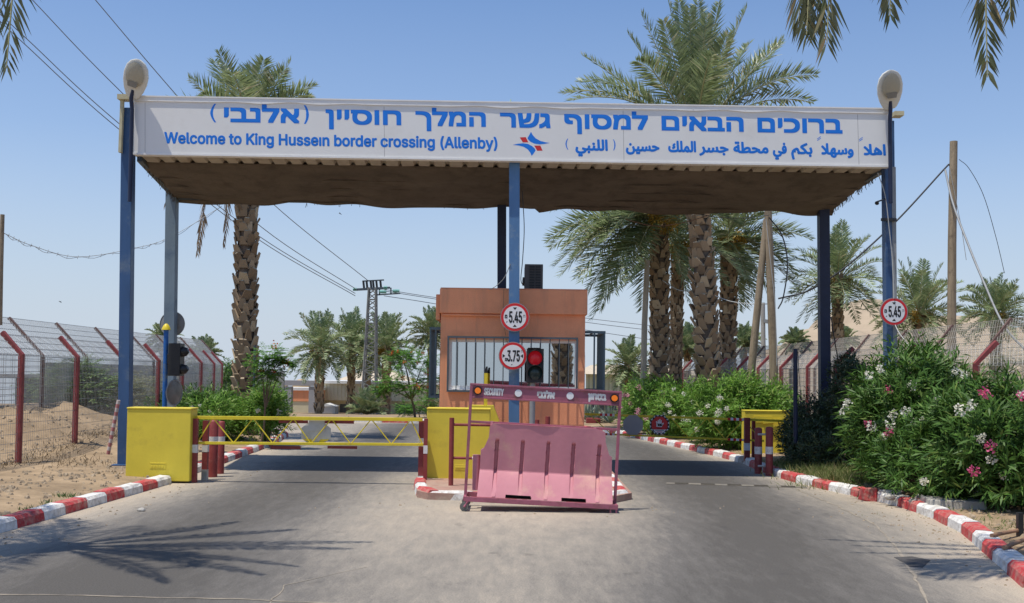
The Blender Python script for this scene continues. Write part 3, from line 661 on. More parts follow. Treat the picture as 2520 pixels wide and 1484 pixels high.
# ---------------------------------------------------------------- street lamps on the canopy ends
def lamp(u, vbase, uh, vtop, Y, label, poleu, polev):
    b = P(u, vbase, Y); tp = P(uh, vtop, Y - 0.30)
    t = thing('street_lamp', label, 'street lamp', tuple(b), 'street lamps on the canopy ends')
    ax = (tp - b); L = ax.length; ax.normalize(); side = ax.cross(Vector((0, -1, 0))).normalized(); nrm = side.cross(ax).normalized()
    if nrm.y > 0: nrm = -nrm
    # head: pear outline, domed back, flat lens side
    prof = [(0.0, 0.09), (0.05, 0.13), (0.2, 0.185), (0.4, 0.225), (0.6, 0.232), (0.8, 0.20), (0.92, 0.14), (0.985, 0.06), (1.0, 0.012)]
    mb = MB(); vs = []; nr = 20
    for s_, w in prof:
        for k in range(nr):
            g = 2 * math.pi * k / nr; d = math.cos(g); e = math.sin(g)
            dep = (0.12 if e > 0 else 0.75) * w
            vs.append(b + ax * (s_ * L) + side * (d * w) + nrm * (e * dep if e > 0 else e * dep))
    mb.add(vs, [(i * nr + k, i * nr + (k + 1) % nr, (i + 1) * nr + (k + 1) % nr, (i + 1) * nr + k) for i in range(len(prof) - 1) for k in range(nr)], 0, True)
    mb.add(vs[:nr], [list(range(nr))]); mb.add(vs[-nr:], [list(range(nr))])
    hd = mb.build('lamp_head', M_lampbody, t)
    mb = MB(); rings = 4; nk = 32; vs = [b + ax * (0.60 * L) + nrm * 0.0852]
    for q in range(1, rings + 1):
        for k in range(nk):
            g = 2 * math.pi * k / nk; rr = q / rings; c_, s_ = math.cos(g), math.sin(g)
            hh = 0.345 if s_ > 0 else 0.30
            vs.append(b + ax * (L * (0.58 + hh * rr * math.copysign(abs(s_) ** (0.8 if s_ < 0 else 1.0), s_))) + side * (0.165 * rr * c_ * (1.0 if s_ > 0 else 1.0 - 0.3 * s_ * s_)) + nrm * (0.085 - 0.035 * rr ** 3))
    fs = [(0, 1 + (k + 1) % nk, 1 + k) for k in range(nk)] + [(1 + q * nk + k, 1 + q * nk + (k + 1) % nk, 1 + (q + 1) * nk + (k + 1) % nk, 1 + (q + 1) * nk + k) for q in range(rings - 1) for k in range(nk)]
    mb.add(vs, fs, 0, True); mb.build('lens', M_lampglass, hd)
    mb = MB(); mb.prism([b + ax * (L * 0.30) + side * -0.08 + nrm * 0.088, b + ax * (L * 0.30) + side * 0.08 + nrm * 0.088, b + ax * (L * 0.44) + side * 0.10 + nrm * 0.088, b + ax * (L * 0.44) - side * 0.10 + nrm * 0.088], nrm * 0.004); mb.build('bulb_socket', mat('lamp_inner_grey', (0.22, 0.215, 0.19), 0.4, 0.15), hd)
    mb = MB(); mb.tube([P(poleu, polev, Y), P(u, vbase + 30, Y), b - ax * 0.04 + Vector((0, -0.03, 0.02)), b + ax * 0.14], 0.036, 12)
    mb.build('pole', M_navy, t)
lamp(325, 240, 341, 146, 18.30, 'cream street lamp on the canopy corner with the stone coloured bracket and stray wires', 319, 496)
lamp(2190, 268, 2191, 172, 18.30, 'cream street lamp above the post carrying the lone 5.45 sign', 2192, 500)
mb = MB(); q = P(316, 243, 18.5); mb.box(q.x - 0.17, q.x + 0.05, 18.4, 18.62, q.z - 0.03, q.z + 0.06); mb.beam(q + Vector((-0.11, 0, -0.03)), q + Vector((-0.12, 0, -1.0)), 0.05, 0.08, 0, up=(0, 1, 0))
mb.build('corner_bracket', mat('cream_bracket', (0.50, 0.46, 0.30), 0.7, 0.15), gate)
mb = MB(); q = P(2204, 283, 18.5); mb.box(q.x - 0.05, q.x + 0.12, 18.4, 18.62, q.z - 0.03, q.z + 0.05); mb.build('corner_bracket', MATS['cream_bracket'], gate)

# ---------------------------------------------------------------- round restriction signs
def round_sign(u, v, Y, rpx, txt, tri, label):
    c = P(u, v, Y); rr = pm(rpx, Y); k = Y / FPX
    t = thing('round_sign', label, 'road sign', tuple(c), 'height and width limit signs')
    mb = MB(); mb.disc(c, rr, Y, Y + 0.025, 48, 0); mb.disc(c, rr * 0.95, Y - 0.002, Y + 0.002, 48, 1); mb.disc(c, rr * 0.775, Y - 0.004, Y - 0.001, 48, 2)
    fn = lambda a, b, d: Vector((c.x + a * k, Y - 0.0045 - d, c.z - b * k))
    s = rpx / 36.0
    letter(mb, txt, -14.5 * s, 18 * s, 0, 0, fn, 3, bold=0.9 * s, latin=True, vtop=-14.5 * s, vbot=14.5 * s, rect=False)
    letter(mb, 'm', 20.5 * s, 26 * s, 0, 0, fn, 3, latin=True, vtop=(-6 if tri == 'v' else -16) * s, vbot=(1 if tri == 'v' else -9) * s)
    if tri == 'v':
        letter(mb, 'מ', -25 * s, -18.5 * s, 0, 0, fn, 3, bold=0.6 * s, vtop=-6 * s, vbot=3 * s); tr = [[(-5, -24), (5, -24), (0, -18)], [(-5, 24), (5, 24), (0, 18)]]
    else:
        letter(mb, 'מ', -20 * s, -14.5 * s, 0, 0, fn, 3, bold=0.5 * s, vtop=5 * s, vbot=13 * s); tr = [[(-26, -5), (-26, 5), (-19, 0)], [(26, -5), (26, 5), (19, 0)]]
    q = (-19, 10) if tri == 'v' else (-2, 20)
    mb.add([fn(q[0] * s, q[1] * s, 0.001), fn((q[0] - 3) * s, (q[1] + 3.5) * s, 0.001), fn((q[0] + 1.5) * s, (q[1] + 2.2) * s, 0.001)], [(0, 1, 2)], 3)
    for q in tr: mb.add([fn(a * s, b * s, 0.001) for a, b in q], [(0, 1, 2)], 3)
    mb.build('sign_disc', [M_grey, M_signred, M_signw, M_black], t)
    mb = MB(); mb.box(c.x - 0.16, c.x + 0.16, Y + 0.025, Y + 0.055, c.z - 0.02, c.z + 0.02); mb.build('bracket', M_grey, t)
round_sign(1267, 780.5, 18.47, 36, '5.45', 'v', 'red ringed round 5.45 height sign on the centre post above the booth window')
round_sign(1262, 876, 18.45, 35, '3.75', 'h', 'red ringed round 3.75 width sign beside the red traffic light')
round_sign(2200, 767, 18.47, 34.5, '5.45', 'v', 'red ringed round 5.45 height sign above the big oleander bush')

# ================================================================ BOOTH
YF, YBK = 19.0, 21.35
booth = thing('guard_booth', 'small orange rendered guard booth with barred windows and flat roof', 'guard booth', tuple(P(1260, 1170, YF)))
xl, xr = P(1083, 900, YF).x, P(1439, 900, YF).x
ztop, zband = P(1260, 713, YF).z, P(1260, 773, YF).z
wl, wr = P(1104, 900, YF).x, P(1423, 900, YF).x
wt, wb = P(1260, 836, YF).z, P(1260, 962, YF).z
mb = MB()
mb.box(xl, wl, YF, YF + 0.16, 0.05, zband); mb.box(wr, xr, YF, YF + 0.16, 0.05, zband)
mb.box(wl, wr, YF, YF + 0.16, wt, zband); mb.box(wl, wr, YF, YF + 0.16, 0.05, wb)
mb.box(xl, xr, YBK - 0.16, YBK, 0.05, zband)
for (a, b) in ((xl, xl + 0.16), (xr - 0.16, xr)):
    mb.box(a, b, YF + 0.16, YF + 0.7, 0.05, zband); mb.box(a, b, YBK - 0.7, YBK - 0.16, 0.05, zband)
    mb.box(a, b, YF + 0.7, YBK - 0.7, 0.05, 1.0); mb.box(a, b, YF + 0.7, YBK - 0.7, 2.35, zband)
mb.build('wall', M_org, booth)
mb = MB(); mb.box(xl - 0.02, xr + 0.035, YF - 0.075, YBK + 0.3, zband + 0.001, ztop); mb.box(xl - 0.10, xl - 0.022, YF + 0.05, YBK + 0.3, zband - 0.12, ztop - 0.1)
mb.box(xl - 0.01, xr + 0.03, YF - 0.07, YBK + 0.29, ztop, ztop + 0.02)
rf = mb.build('roof', M_org, booth, bevel=0.012)
mb = MB(); mb.tube([(xl + 0.03, YF - 0.035, zband - 0.03), (xl + 1.15, YF - 0.035, zband - 0.035)], 0.02, 8); mb.build('pipe', M_org, booth)
# inside: pale back wall and a desk, floor
mb = MB(); mb.box(xl + 0.17, xr - 0.17, YBK - 0.20, YBK - 0.17, 0.1, zband - 0.02); mb.box(xl + 0.17, xr - 0.17, YF + 0.17, YBK - 0.2, 0.06, 0.12); mb.box(xl + 0.17, xr - 0.17, YF + 0.17, YBK - 0.2, zband - 0.06, zband - 0.02)
mb.build('interior_lining', mat('pale_interior', (0.66, 0.66, 0.62), 0.8, 0.05), booth)
def glassmat():
    m = bpy.data.materials.new('reflective_window_glass'); m.use_nodes = True; t = m.node_tree; N = t.nodes; L = t.links; N.remove(N['Principled BSDF'])
    g = N.new('ShaderNodeBsdfGlossy'); g.inputs['Roughness'].default_value = 0.015; g.inputs['Color'].default_value = (0.80, 0.83, 0.84, 1)
    tr = N.new('ShaderNodeBsdfTransparent'); tr.inputs[0].default_value = (0.6, 0.66, 0.64, 1)
    ms = N.new('ShaderNodeMixShader'); ms.inputs[0].default_value = 0.66
    n = N.new('ShaderNodeTexNoise'); n.inputs['Scale'].default_value = 1.3; tc = N.new('ShaderNodeTexCoord'); L.new(tc.outputs['Object'], n.inputs['Vector'])
    bp = N.new('ShaderNodeBump'); bp.inputs['Strength'].default_value = 0.02; L.new(n.outputs['Fac'], bp.inputs['Height']); L.new(bp.outputs[0], g.inputs['Normal'])
    L.new(tr.outputs[0], ms.inputs[1]); L.new(g.outputs[0], ms.inputs[2]); L.new(ms.outputs[0], N['Material Output'].inputs[0])
    return m
M_glass = glassmat()
mb = MB(); f = 0.055
mb.box(wl, wr, YF + 0.05, YF + 0.1, wt - f, wt - 0.001); mb.box(wl, wr, YF + 0.05, YF + 0.1, wb + 0.001, wb + f + 0.03)
for x0 in (wl + 0.001, wr - f - 0.001, (wl * 0.48 + wr * 0.52)): mb.box(x0, x0 + f, YF + 0.052, YF + 0.098, wb + f + 0.03, wt - f)
wf = mb.build('window', M_trim, booth)
mb = MB(); mb.box(wl + f, wr - f, YF + 0.07, YF + 0.076, wb + f, wt - f); mb.build('pane', M_glass, wf)
mb = MB(); mb.box(wl, wr, YF - 0.03, YF + 0.05, wb - 0.03, wb + 0.02); mb.build('sill', M_trim, wf)
# front grille
def grille(x0, x1, z0, z1, y, n, m, extra=()):
    mb = MB()
    for z in (z0, z1): mb.box(x0, x1, y - 0.015, y + 0.015, z - 0.018, z + 0.018)
    for x in (x0, x1 - 0.034): mb.box(x, x + 0.034, y - 0.017, y + 0.017, z0 + 0.018, z1 - 0.018)
    for k in range(1, n): x = x0 + (x1 - x0) * k / n; mb.box(x - 0.008, x + 0.008, y - 0.008, y + 0.008, z0 + 0.018, z1 - 0.018)
    for x in (x0 + 0.02, x1 - 0.02):
        for z in (z0, z1): mb.box(x - 0.012, x + 0.012, y + 0.015, YF + 0.0, z - 0.012, z + 0.012)
    return mb.build('window_grille', m, booth)
gl, gr = P(1100, 900, YF - 0.12).x, P(1422, 900, YF - 0.12).x
grille(gl, gr, P(1260, 964, YF - 0.12).z, P(1260, 831, YF - 0.12).z, YF - 0.12, 14, M_grille)
def side_grille(u_out, side, vt, vb, m):
    xo = P(u_out, 900, YF + 0.2).x; x_in = xl if side < 0 else xr; z1 = P(u_out, vt, YF + 0.2).z; z0 = P(u_out, vb, YF + 0.2).z
    mb = MB(); y0, y1 = YF + 0.2, YF + 1.7
    for z in (z0, z1):
        mb.beam((xo, y0, z), (xo, y1, z), 0.04, 0.05)
        for y in (y0, y1): mb.beam((xo, y, z), (x_in, y, z), 0.04, 0.05)
        mb.beam(((xo + x_in) / 2, y0, z), ((xo + x_in) / 2, y1, z), 0.02, 0.02)
    for k in range(10): y = y0 + (y1 - y0) * k / 9; mb.beam((xo, y, z0), (xo, y, z1), 0.03, 0.03)
    mb.beam(((xo + x_in) / 2, y0, z0), ((xo + x_in) / 2, y0, z1), 0.03, 0.03)
    mb.build('window_grille', m, booth)
    mb = MB(); xa = x_in + side * 0.004; mb.box(min(xa, xa + side * 0.05), max(xa, xa + side * 0.05), YF + 0.72, YBK - 0.72, 1.02, 2.33)
    w = mb.build('window', M_grey, booth)
    mb = MB(); xb = xa + side * 0.054; mb.box(min(xb, xb + side * 0.006), max(xb, xb + side * 0.006), YF + 0.78, YBK - 0.78, 1.08, 2.27); mb.build('pane', M_glass, w)
side_grille(1058, -1, 808, 976, mat('teal_grille_paint', (0.09, 0.14, 0.16), 0.5, 0.15))
side_grille(1487, 1, 818, 962, MATS['teal_grille_paint'])
# air conditioner on the roof
ac = thing('air_conditioner', 'dark grey air conditioner unit on the booth roof', 'air conditioner', tuple(P(1313, 713, 19.7)))
a0, a1 = P(1291, 700, 19.7).x, P(1336, 700, 19.7).x; z1 = P(1313, 650, 19.7).z
mb = MB(); mb.box(a0, a1, 19.7, 20.5, ztop + 0.05, z1); mb.box(a0 - 0.04, a0 - 0.001, 19.76, 20.4, ztop + 0.2, z1 - 0.25); mb.build('casing', mat('ac_casing', (0.10, 0.095, 0.09), 0.6, 0.15), ac, bevel=0.01)
for c in range(2):
    mb = MB()
    for k in range(9):
        x = a0 + 0.09 + c * 0.12; z = ztop + 0.08 + k * (z1 - ztop - 0.1) / 9
        mb.box(x, x + 0.10, 19.688, 19.699, z, z + 0.036)
    mb.build('vent_grille', M_dark, ac)
mb = MB()
for x in (a0 + 0.06, a1 - 0.06): mb.box(x - 0.02, x + 0.02, 19.75, 20.45, ztop + 0.02, ztop + 0.05)
mb.build('foot_rail', M_grey, ac)

# ================================================================ TRAFFIC LIGHTS
YT = 17.7
c = P(1317, 900, YT)
tl = thing('traffic_light', 'two lens traffic light showing red in front of the booth', 'traffic light', (c.x, YT, 0.1))
mb = MB(); zt, zb = P(1317, 858, YT).z, P(1317, 942, YT).z; hw = pm(21, YT)
mb.box(c.x - hw, c.x + hw, YT, YT + 0.2, zb, zt); mb.box(c.x - hw * 0.9, c.x + hw * 0.6, YT - 0.16, YT + 0.1, zt + 0.002, zt + 0.012)
hs = mb.build('signal_housing', M_dark, tl, bevel=0.02)
M_redlit = emis('lit_red_lens', (0.50, 0.012, 0.022), 0.22); M_off = mat('unlit_green_lens', (0.02, 0.045, 0.045), 0.15, 0.1)
for v, m in ((881, M_redlit), (917.5, M_off)):
    q = P(1317, v, YT); rr = pm(17.5, YT); mb = MB(); vs = [Vector((q.x, YT - 0.035, q.z))]
    for k in range(1, 5):
        for j in range(24): g = 6.2832 * j / 24; vs.append(Vector((q.x + rr * k / 4 * math.cos(g), YT - 0.035 + 0.03 * (k / 4) ** 2, q.z + rr * k / 4 * math.sin(g))))
    mb.add(vs, [(0, 1 + (j + 1) % 24, 1 + j) for j in range(24)] + [(1 + k * 24 + j, 1 + k * 24 + (j + 1) % 24, 25 + k * 24 + (j + 1) % 24, 25 + k * 24 + j) for k in range(3) for j in range(24)], 0, True)
    mb.build('signal_lens', m, hs)
    mb = MB(); n = 26; vs = []
    for yy in (0.0, -0.17):
        for j in range(n + 1):
            g = R_(-65) + R_(310) * j / n
            vs += [Vector((q.x + rr * 1.12 * math.cos(g), YT + yy * (0.55 + 0.45 * math.sin(g)), q.z + rr * 1.12 * math.sin(g)))]
    mb.add(vs, [(j, j + 1, n + 1 + j + 1, n + 1 + j) for j in range(n)], 0, True)
    ob = mb.build('visor', M_dark, hs); ob.modifiers.new('sheet', 'SOLIDIFY').thickness = 0.006
mb = MB(); q = P(1310, 1000, YT + 0.1); mb.tube([(q.x, YT + 0.1, 0.08), (q.x, YT + 0.1, zb + 0.03)], 0.05, 14); mb.tube([(q.x, YT + 0.1, 0.08), (q.x, YT + 0.1, 0.12)], 0.1, 14); mb.build('pole', M_grey, tl)

# left signal on the blue pole, seen from the side
YL = 19.4; q = P(405, 960, YL)
tl2 = thing('traffic_light', 'dark signal on a blue pole with a yellow cap, seen side on', 'traffic light', (q.x, YL, 0.1))
mb = MB(); mb.tube([P(402, 1110, YL), P(405, 1000, YL), P(409, 812, YL)], 0.045, 14); mb.build('pole', mat('vivid_blue_paint', (0.02, 0.13, 0.42), 0.5, 0.15, 3, dirt=((0.2, 0.25, 0.2), 0.2, 3)), tl2)
mb = MB(); a = P(409, 812, YL); mb.tube([a, a + Vector((0, 0, 0.03)), a + Vector((0, 0, 0.09)), a + Vector((0, 0, 0.12))], [0.085, 0.08, 0.05, 0.02], 14); mb.build('cap', M_yel2, tl2)
mb = MB(); x0, x1 = P(419, 900, YL).x, P(448, 900, YL).x; z0, z1 = P(430, 925, YL).z, P(430, 845, YL).z
mb.box(x0, x1, YL - 0.14, YL + 0.14, z0, z1); mb.box(x0 - 0.06, x0 - 0.001, YL - 0.03, YL + 0.03, (z0 + z1) / 2 - 0.1, (z0 + z1) / 2 + 0.1); hs = mb.build('signal_housing', M_dark, tl2, bevel=0.01)
for v in (866, 909):
    a = P(448, v, YL); mb = MB(); mb.tube([(x1, YL, a.z), (x1 + 0.05, YL, a.z + 0.01), (x1 + 0.11, YL, a.z + 0.035)], [0.10, 0.095, 0.05], 14); mb.build('visor', M_dark, hs)
def mirror(u, v, Y, ru, rv, label, polev, m, tilt):
    c = P(u, v, Y); t = thing('traffic_mirror', label, 'traffic mirror', tuple(c), 'round discs by the signal pole')
    nrm = Vector((math.sin(tilt), -math.cos(tilt), 0)); sd = Vector((math.cos(tilt), math.sin(tilt), 0)); rr = pm(rv, Y); mb = MB(); vs = [c + nrm * 0.03]
    for k in range(1, 5):
        for j in range(28): g = 6.2832 * j / 28; vs.append(c + (sd * math.cos(g) + Vector((0, 0, 1)) * math.sin(g)) * rr * k / 4 + nrm * 0.03 * (1 - (k / 4) ** 2))
    mb.add(vs, [(0, 1 + (j + 1) % 28, 1 + j) for j in range(28)] + [(1 + k * 28 + j, 1 + k * 28 + (j + 1) % 28, 29 + k * 28 + (j + 1) % 28, 29 + k * 28 + j) for k in range(3) for j in range(28)], 0, True)
    mb.add(vs[-28:], [list(range(28))]); mb.build('disc', m, t)
    mb = MB(); ring = [c + (sd * math.cos(6.2832 * j / 28) + Vector((0, 0, 1)) * math.sin(6.2832 * j / 28)) * rr for j in range(29)]; mb.tube(ring, 0.012, 6, caps=False); mb.build('rim', M_grey, t)
    mb = MB(); e = P(polev[0], polev[1], polev[2]); mb.beam(c + nrm * -0.01, e, 0.04, 0.04); mb.build('bracket', M_grey, t)
mirror(424, 797, 21.78, 30, 30, 'pale round sign disc behind the faded blue post', (423, 797, 21.7), M_grey, 0.0)
mirror(429, 966, 19.3, 14, 31, 'round convex mirror standing edge on below the side on signal', (405, 966, 19.4), mat('mirror_face', (0.20, 0.19, 0.17), 0.25, 0.3, 5), R_(72))

# ================================================================ BARRIERS
def cabinet(name, root, u0, u1, vt, vb, Y, dep, m=None):
    a = P(u0, vt, Y); b = P(u1, vb, Y); z1 = P((u0 + u1) / 2, vt, Y).z; z0 = P((u0 + u1) / 2, vb, Y).z
    mb = MB(); mb.box(a.x, b.x, Y, Y + dep, z0, z1 - 0.03); mb.box(a.x - 0.006, b.x + 0.012, Y - 0.012, Y + dep + 0.01, z1 - 0.03, z1)
    return mb.build(name, m or M_yel, root, bevel=0.012), a.x, b.x, z0, z1
YA = 16.9
b1 = thing('boom_barrier', 'yellow lattice boom barrier lowered across the lane left of the booth', 'boom barrier', tuple(P(390, 1183, YA)), 'boom barriers')
cb, ax0, ax1, az0, az1 = cabinet('cabinet', b1, 313, 466, 1003, 1184, YA, 0.36)
mb = MB(); k0, k1 = P(369, 1138, YA), P(408, 1154, YA); mb.box(k0.x, k1.x, YA - 0.006, YA, k1.z, k0.z); mb.box(k0.x + 0.012, k1.x - 0.012, YA - 0.010, YA - 0.0055, k0.z - 0.018, k0.z - 0.010)
for j in range(5): mb.box(k0.x + 0.02 + j * 0.044, k0.x + 0.05 + j * 0.044, YA - 0.011, YA - 0.006, k1.z + 0.02, k1.z + 0.055)
mb.box(k0.x - 0.004, k1.x + 0.004, YA - 0.003, YA - 0.0005, P(388, 1181, YA).z, k1.z - 0.004); mb.build('nameplate', M_yel, cb, bevel=0.003)
YBm = 17.12
def lattice(root, Y, top, bot, tops, bots, th):
    """boom of two rails and zigzag bars; top/bot = ((u, v), (u, v)); tops/bots node positions in u"""
    tp = lambda u: P(u, top[0][1] + (u - top[0][0]) * (top[1][1] - top[0][1]) / (top[1][0] - top[0][0]), Y)
    bt = lambda u: P(u, bot[0][1] + (u - bot[0][0]) * (bot[1][1] - bot[0][1]) / (bot[1][0] - bot[0][0]), Y)
    mb = MB(); mb.beam(tp(top[0][0]), tp(top[1][0]), 0.05, th); mb.beam(bt(bot[0][0]), bt(bot[1][0]), 0.045, th * 0.78)
    seq = sorted([(u, 0) for u in tops] + [(u, 1) for u in bots])
    for (ua, ka), (ub, kb) in zip(seq[:-1], seq[1:]):
        if ka != kb: mb.beam((tp if ka == 0 else bt)(ua), (tp if kb == 0 else bt)(ub), 0.018, 0.018, 0, up=(0, 1, 0))
    return mb.build('boom', M_yel2, root, bevel=0.004), tp, bt
bo, tp, bt = lattice(b1, YBm, ((470, 1027.5), (1040, 1032.5)), ((480, 1090), (1042, 1094)), (524, 623, 722, 816, 914, 1011), (485, 575, 671, 765, 863, 963, 1040), 0.058)
def octagon(mb, c, r, y, th, m, sx=1.0):
    pts = [(c.x + sx * r * math.cos(math.pi / 8 + math.pi / 4 * k), y, c.z + r * math.sin(math.pi / 8 + math.pi / 4 * k)) for k in range(8)]; mb.prism(pts, (0, th, 0), m)
mb = MB(); c = P(778, 1066, YBm + 0.06); octagon(mb, c, pm(32, YBm), YBm + 0.05, 0.012, 0, 1.22); q0, q1 = P(759, 1035, YBm), P(798, 1046, YBm); mb.box(q0.x, q1.x, YBm + 0.035, YBm + 0.049, q1.z - 0.1, q0.z)
for s in (-1, 1): mb.prism([(c.x + s * 0.02, YBm + 0.044, c.z - 0.2), (c.x + s * 0.23, YBm + 0.044, c.z - 0.1), (c.x + s * 0.08, YBm + 0.044, c.z - 0.1)], (0, 0.004, 0), 1)
ob = mb.build('sign_plate', [mat('weathered_white_plate', (0.55, 0.54, 0.49), 0.6, 0.08, 3, dirt=((0.42, 0.40, 0.33), 0.3, 3)), M_yel2], bo); ob['label'] = 'back of the octagonal sign'
for u0, u1, v0, v1 in ((686, 758, 1034, 1042), (799, 871, 1035, 1043), (666, 740, 1097, 1106), (806, 879, 1097, 1105)):
    mb = MB(); q0, q1 = P(u0, v0, YBm + 0.03), P(u1, v1, YBm + 0.03); mb.box(q0.x, q1.x, YBm + 0.028, YBm + 0.034, q1.z, q0.z); mb.build('red_plate', M_red, bo)

# island cabinets
b2 = thing('barrier_cabinet', 'tall yellow barrier cabinet on the island behind the red guard rail', 'barrier cabinet', tuple(P(1128, 1186, 17.3)), 'yellow cabinets on the island')
cb, *_ = cabinet('cabinet', b2, 1051, 1204, 1004, 1186, 17.3, 0.32)
mb = MB(); k0, k1 = P(1119, 1143, 17.3), P(1149, 1156, 17.3); mb.box(k0.x, k1.x, 17.294, 17.3, k1.z, k0.z); mb.box(k0.x + 0.015, k1.x - 0.015, 17.290, 17.2945, k1.z + 0.03, k1.z + 0.05); mb.build('nameplate', M_yel, cb, bevel=0.003)
b3 = thing('barrier_cabinet', 'second yellow island cabinet with sloped side and thin black tipped upright', 'barrier cabinet', tuple(P(1190, 1170, 18.0)), 'yellow cabinets on the island')
mb = MB(); z1 = P(1190, 998, 18.0).z; mb.prism([(P(1152, 1000, 18.0).x, 18.0, 0.1), (P(1230, 1000, 18.0).x, 18.0, 0.1), (P(1228, 1035, 18.0).x, 18.0, P(1228, 1035, 18.0).z), (P(1214, 998, 18.0).x, 18.0, z1), (P(1152, 998, 18.0).x, 18.0, z1)], (0, 0.4, 0)); mb.build('cabinet', M_yel, b3, bevel=0.01)
mb = MB(); q0, q1 = P(1195, 1000, 18.05), P(1196, 918, 18.05); mb.beam(q0, q1, 0.06, 0.05, 0, up=(0, 1, 0)); up_ = mb.build('upright', M_yel2, b3)
mb = MB(); q2 = P(1196, 902, 18.05); mb.hexa([q1 + Vector((-0.03, -0.025, 0)), q1 + Vector((0.03, -0.025, 0)), q1 + Vector((0.03, 0.025, 0)), q1 + Vector((-0.03, 0.025, 0)), q2 + Vector((0.0, -0.02, 0)), q2 + Vector((0.03, -0.02, 0)), q2 + Vector((0.03, 0.02, 0)), q2 + Vector((0.0, 0.02, 0))]); mb.build('tip', M_black, up_)

# right barrier
YR = 23.7
b4 = thing('boom_barrier', 'yellow boom barrier across the right lane carrying two octagonal plates', 'boom barrier', tuple(P(1890, 1140, YR)), 'boom barriers')
cb, cx0, cx1, cz0, cz1 = cabinet('cabinet', b4, 1833, 1944, 1010, 1132, YR, 0.34)
mb = MB(); q0, q1 = P(1855, 1024, YR), P(1900, 1040, YR); mb.box(q0.x, q1.x, YR - 0.02, YR, q1.z, q0.z); mb.beam(P(1878, 1040, YR - 0.05), P(1925, 1036, YR - 0.05), 0.05, 0.05); mb.build('arm_bracket', M_yel, cb)
YR2 = 22.3
bo, tp, bt = lattice(b4, YR2, ((1438, 1019), (1932, 1036)), ((1438, 1066), (1880, 1085)), (1450, 1560, 1650, 1740, 1830), (1505, 1605, 1695, 1785, 1875), 0.05)
mb = MB(); c = P(1558, 1046, YR2 - 0.05); octagon(mb, c, pm(26, YR2), YR2 - 0.045, 0.012, 0); ob = mb.build('sign_plate', mat('dull_grey_plate', (0.36, 0.36, 0.36), 0.6, 0.08), bo); ob['label'] = 'blank grey octagonal plate'
mb = MB(); c = P(1623, 1045, YR2 - 0.05); k = pm(26, YR2); octagon(mb, c, k, YR2 - 0.06, 0.012, 0)
for j in range(8):
    a0 = math.pi / 8 + math.pi / 4 * j; a1 = a0 + math.pi / 4; am = (a0 + a1) / 2
    for (f0, f1, rr0) in ((0.08, 0.4, 0.97), (0.55, 0.92, 0.97)):
        pa = [Vector((c.x + k * (math.cos(a0) + (math.cos(a1) - math.cos(a0)) * ff) * s_, YR2 - 0.0612, c.z + k * (math.sin(a0) + (math.sin(a1) - math.sin(a0)) * ff) * s_)) for ff, s_ in ((f0, 0.97), (f1, 0.97), (f0 * 0.4 + f1 * 0.6, 0.84))]
        mb.add(pa, [(0, 1, 2)], 1)
pts = [(c.x + k * 0.8 * math.cos(math.pi / 8 + math.pi / 4 * j), YR2 - 0.0616, c.z + k * 0.8 * math.sin(math.pi / 8 + math.pi / 4 * j)) for j in range(8)]
mb.add(pts, [list(range(8))], 2)
hand = [(-.30, -.28), (-.30, .02), (-.34, .22), (-.26, .26), (-.2, .06), (-.17, .36), (-.08, .36), (-.06, .08), (-.02, .45), (.07, .45), (.07, .08), (.12, .36), (.2, .34), (.18, .0), (.34, .12), (.4, .04), (.24, -.2), (.2, -.3)]
mb.add([(c.x + k * a, YR2 - 0.0622, c.z + k * (b + 0.08)) for a, b in hand], [list(range(len(hand)))], 1)
fn = lambda a, b, d: Vector((c.x + a * k, YR2 - 0.0628 - d, c.z - b * k))
letter(mb, 'עצור'[::-1], -0.26, 0.26, 0, 0, fn, 0, bold=0.02, vtop=-0.10, vbot=0.14)
low_ = [(-0.62, -0.46), (0.62, -0.46), (0.33, -0.76), (-0.33, -0.76)]
mb.add([(c.x + k * a, YR2 - 0.0625, c.z + k * b) for a, b in low_], [(0, 1, 2, 3)], 1)
for (x0_, x1_, zz) in ((-0.22, 0.2, -0.32), (-0.4, 0.42, -0.53), (-0.26, 0.26, -0.66)):
    mb.add([fn(x0_, -zz - 0.025, 0.0), fn(x1_, -zz - 0.025, 0.0), fn(x1_, -zz + 0.025, 0.0), fn(x0_, -zz + 0.025, 0.0)], [(0, 1, 2, 3)], 0 if zz > -0.6 else 2)
ob = mb.build('sign_plate', [M_black, M_signw, M_signred], bo); ob['label'] = 'octagonal stop plate with white hand on red'
for (ua, ub) in ((1476, 1512), (1790, 1832)):
    for (fun, hh) in ((tp, 0.052), (bt, 0.042)):
        mb = MB(); nn = 6
        for j in range(nn):
            if j % 2 == 0: mb.beam(fun(ua + (ub - ua) * j / nn), fun(ua + (ub - ua) * (j + 1) / nn), 0.054, hh + 0.004, 0)
            else: mb.beam(fun(ua + (ub - ua) * j / nn), fun(ua + (ub - ua) * (j + 1) / nn), 0.054, hh + 0.004, 1)
        mb.build('reflective_tape', [M_signred, M_signw], bo)

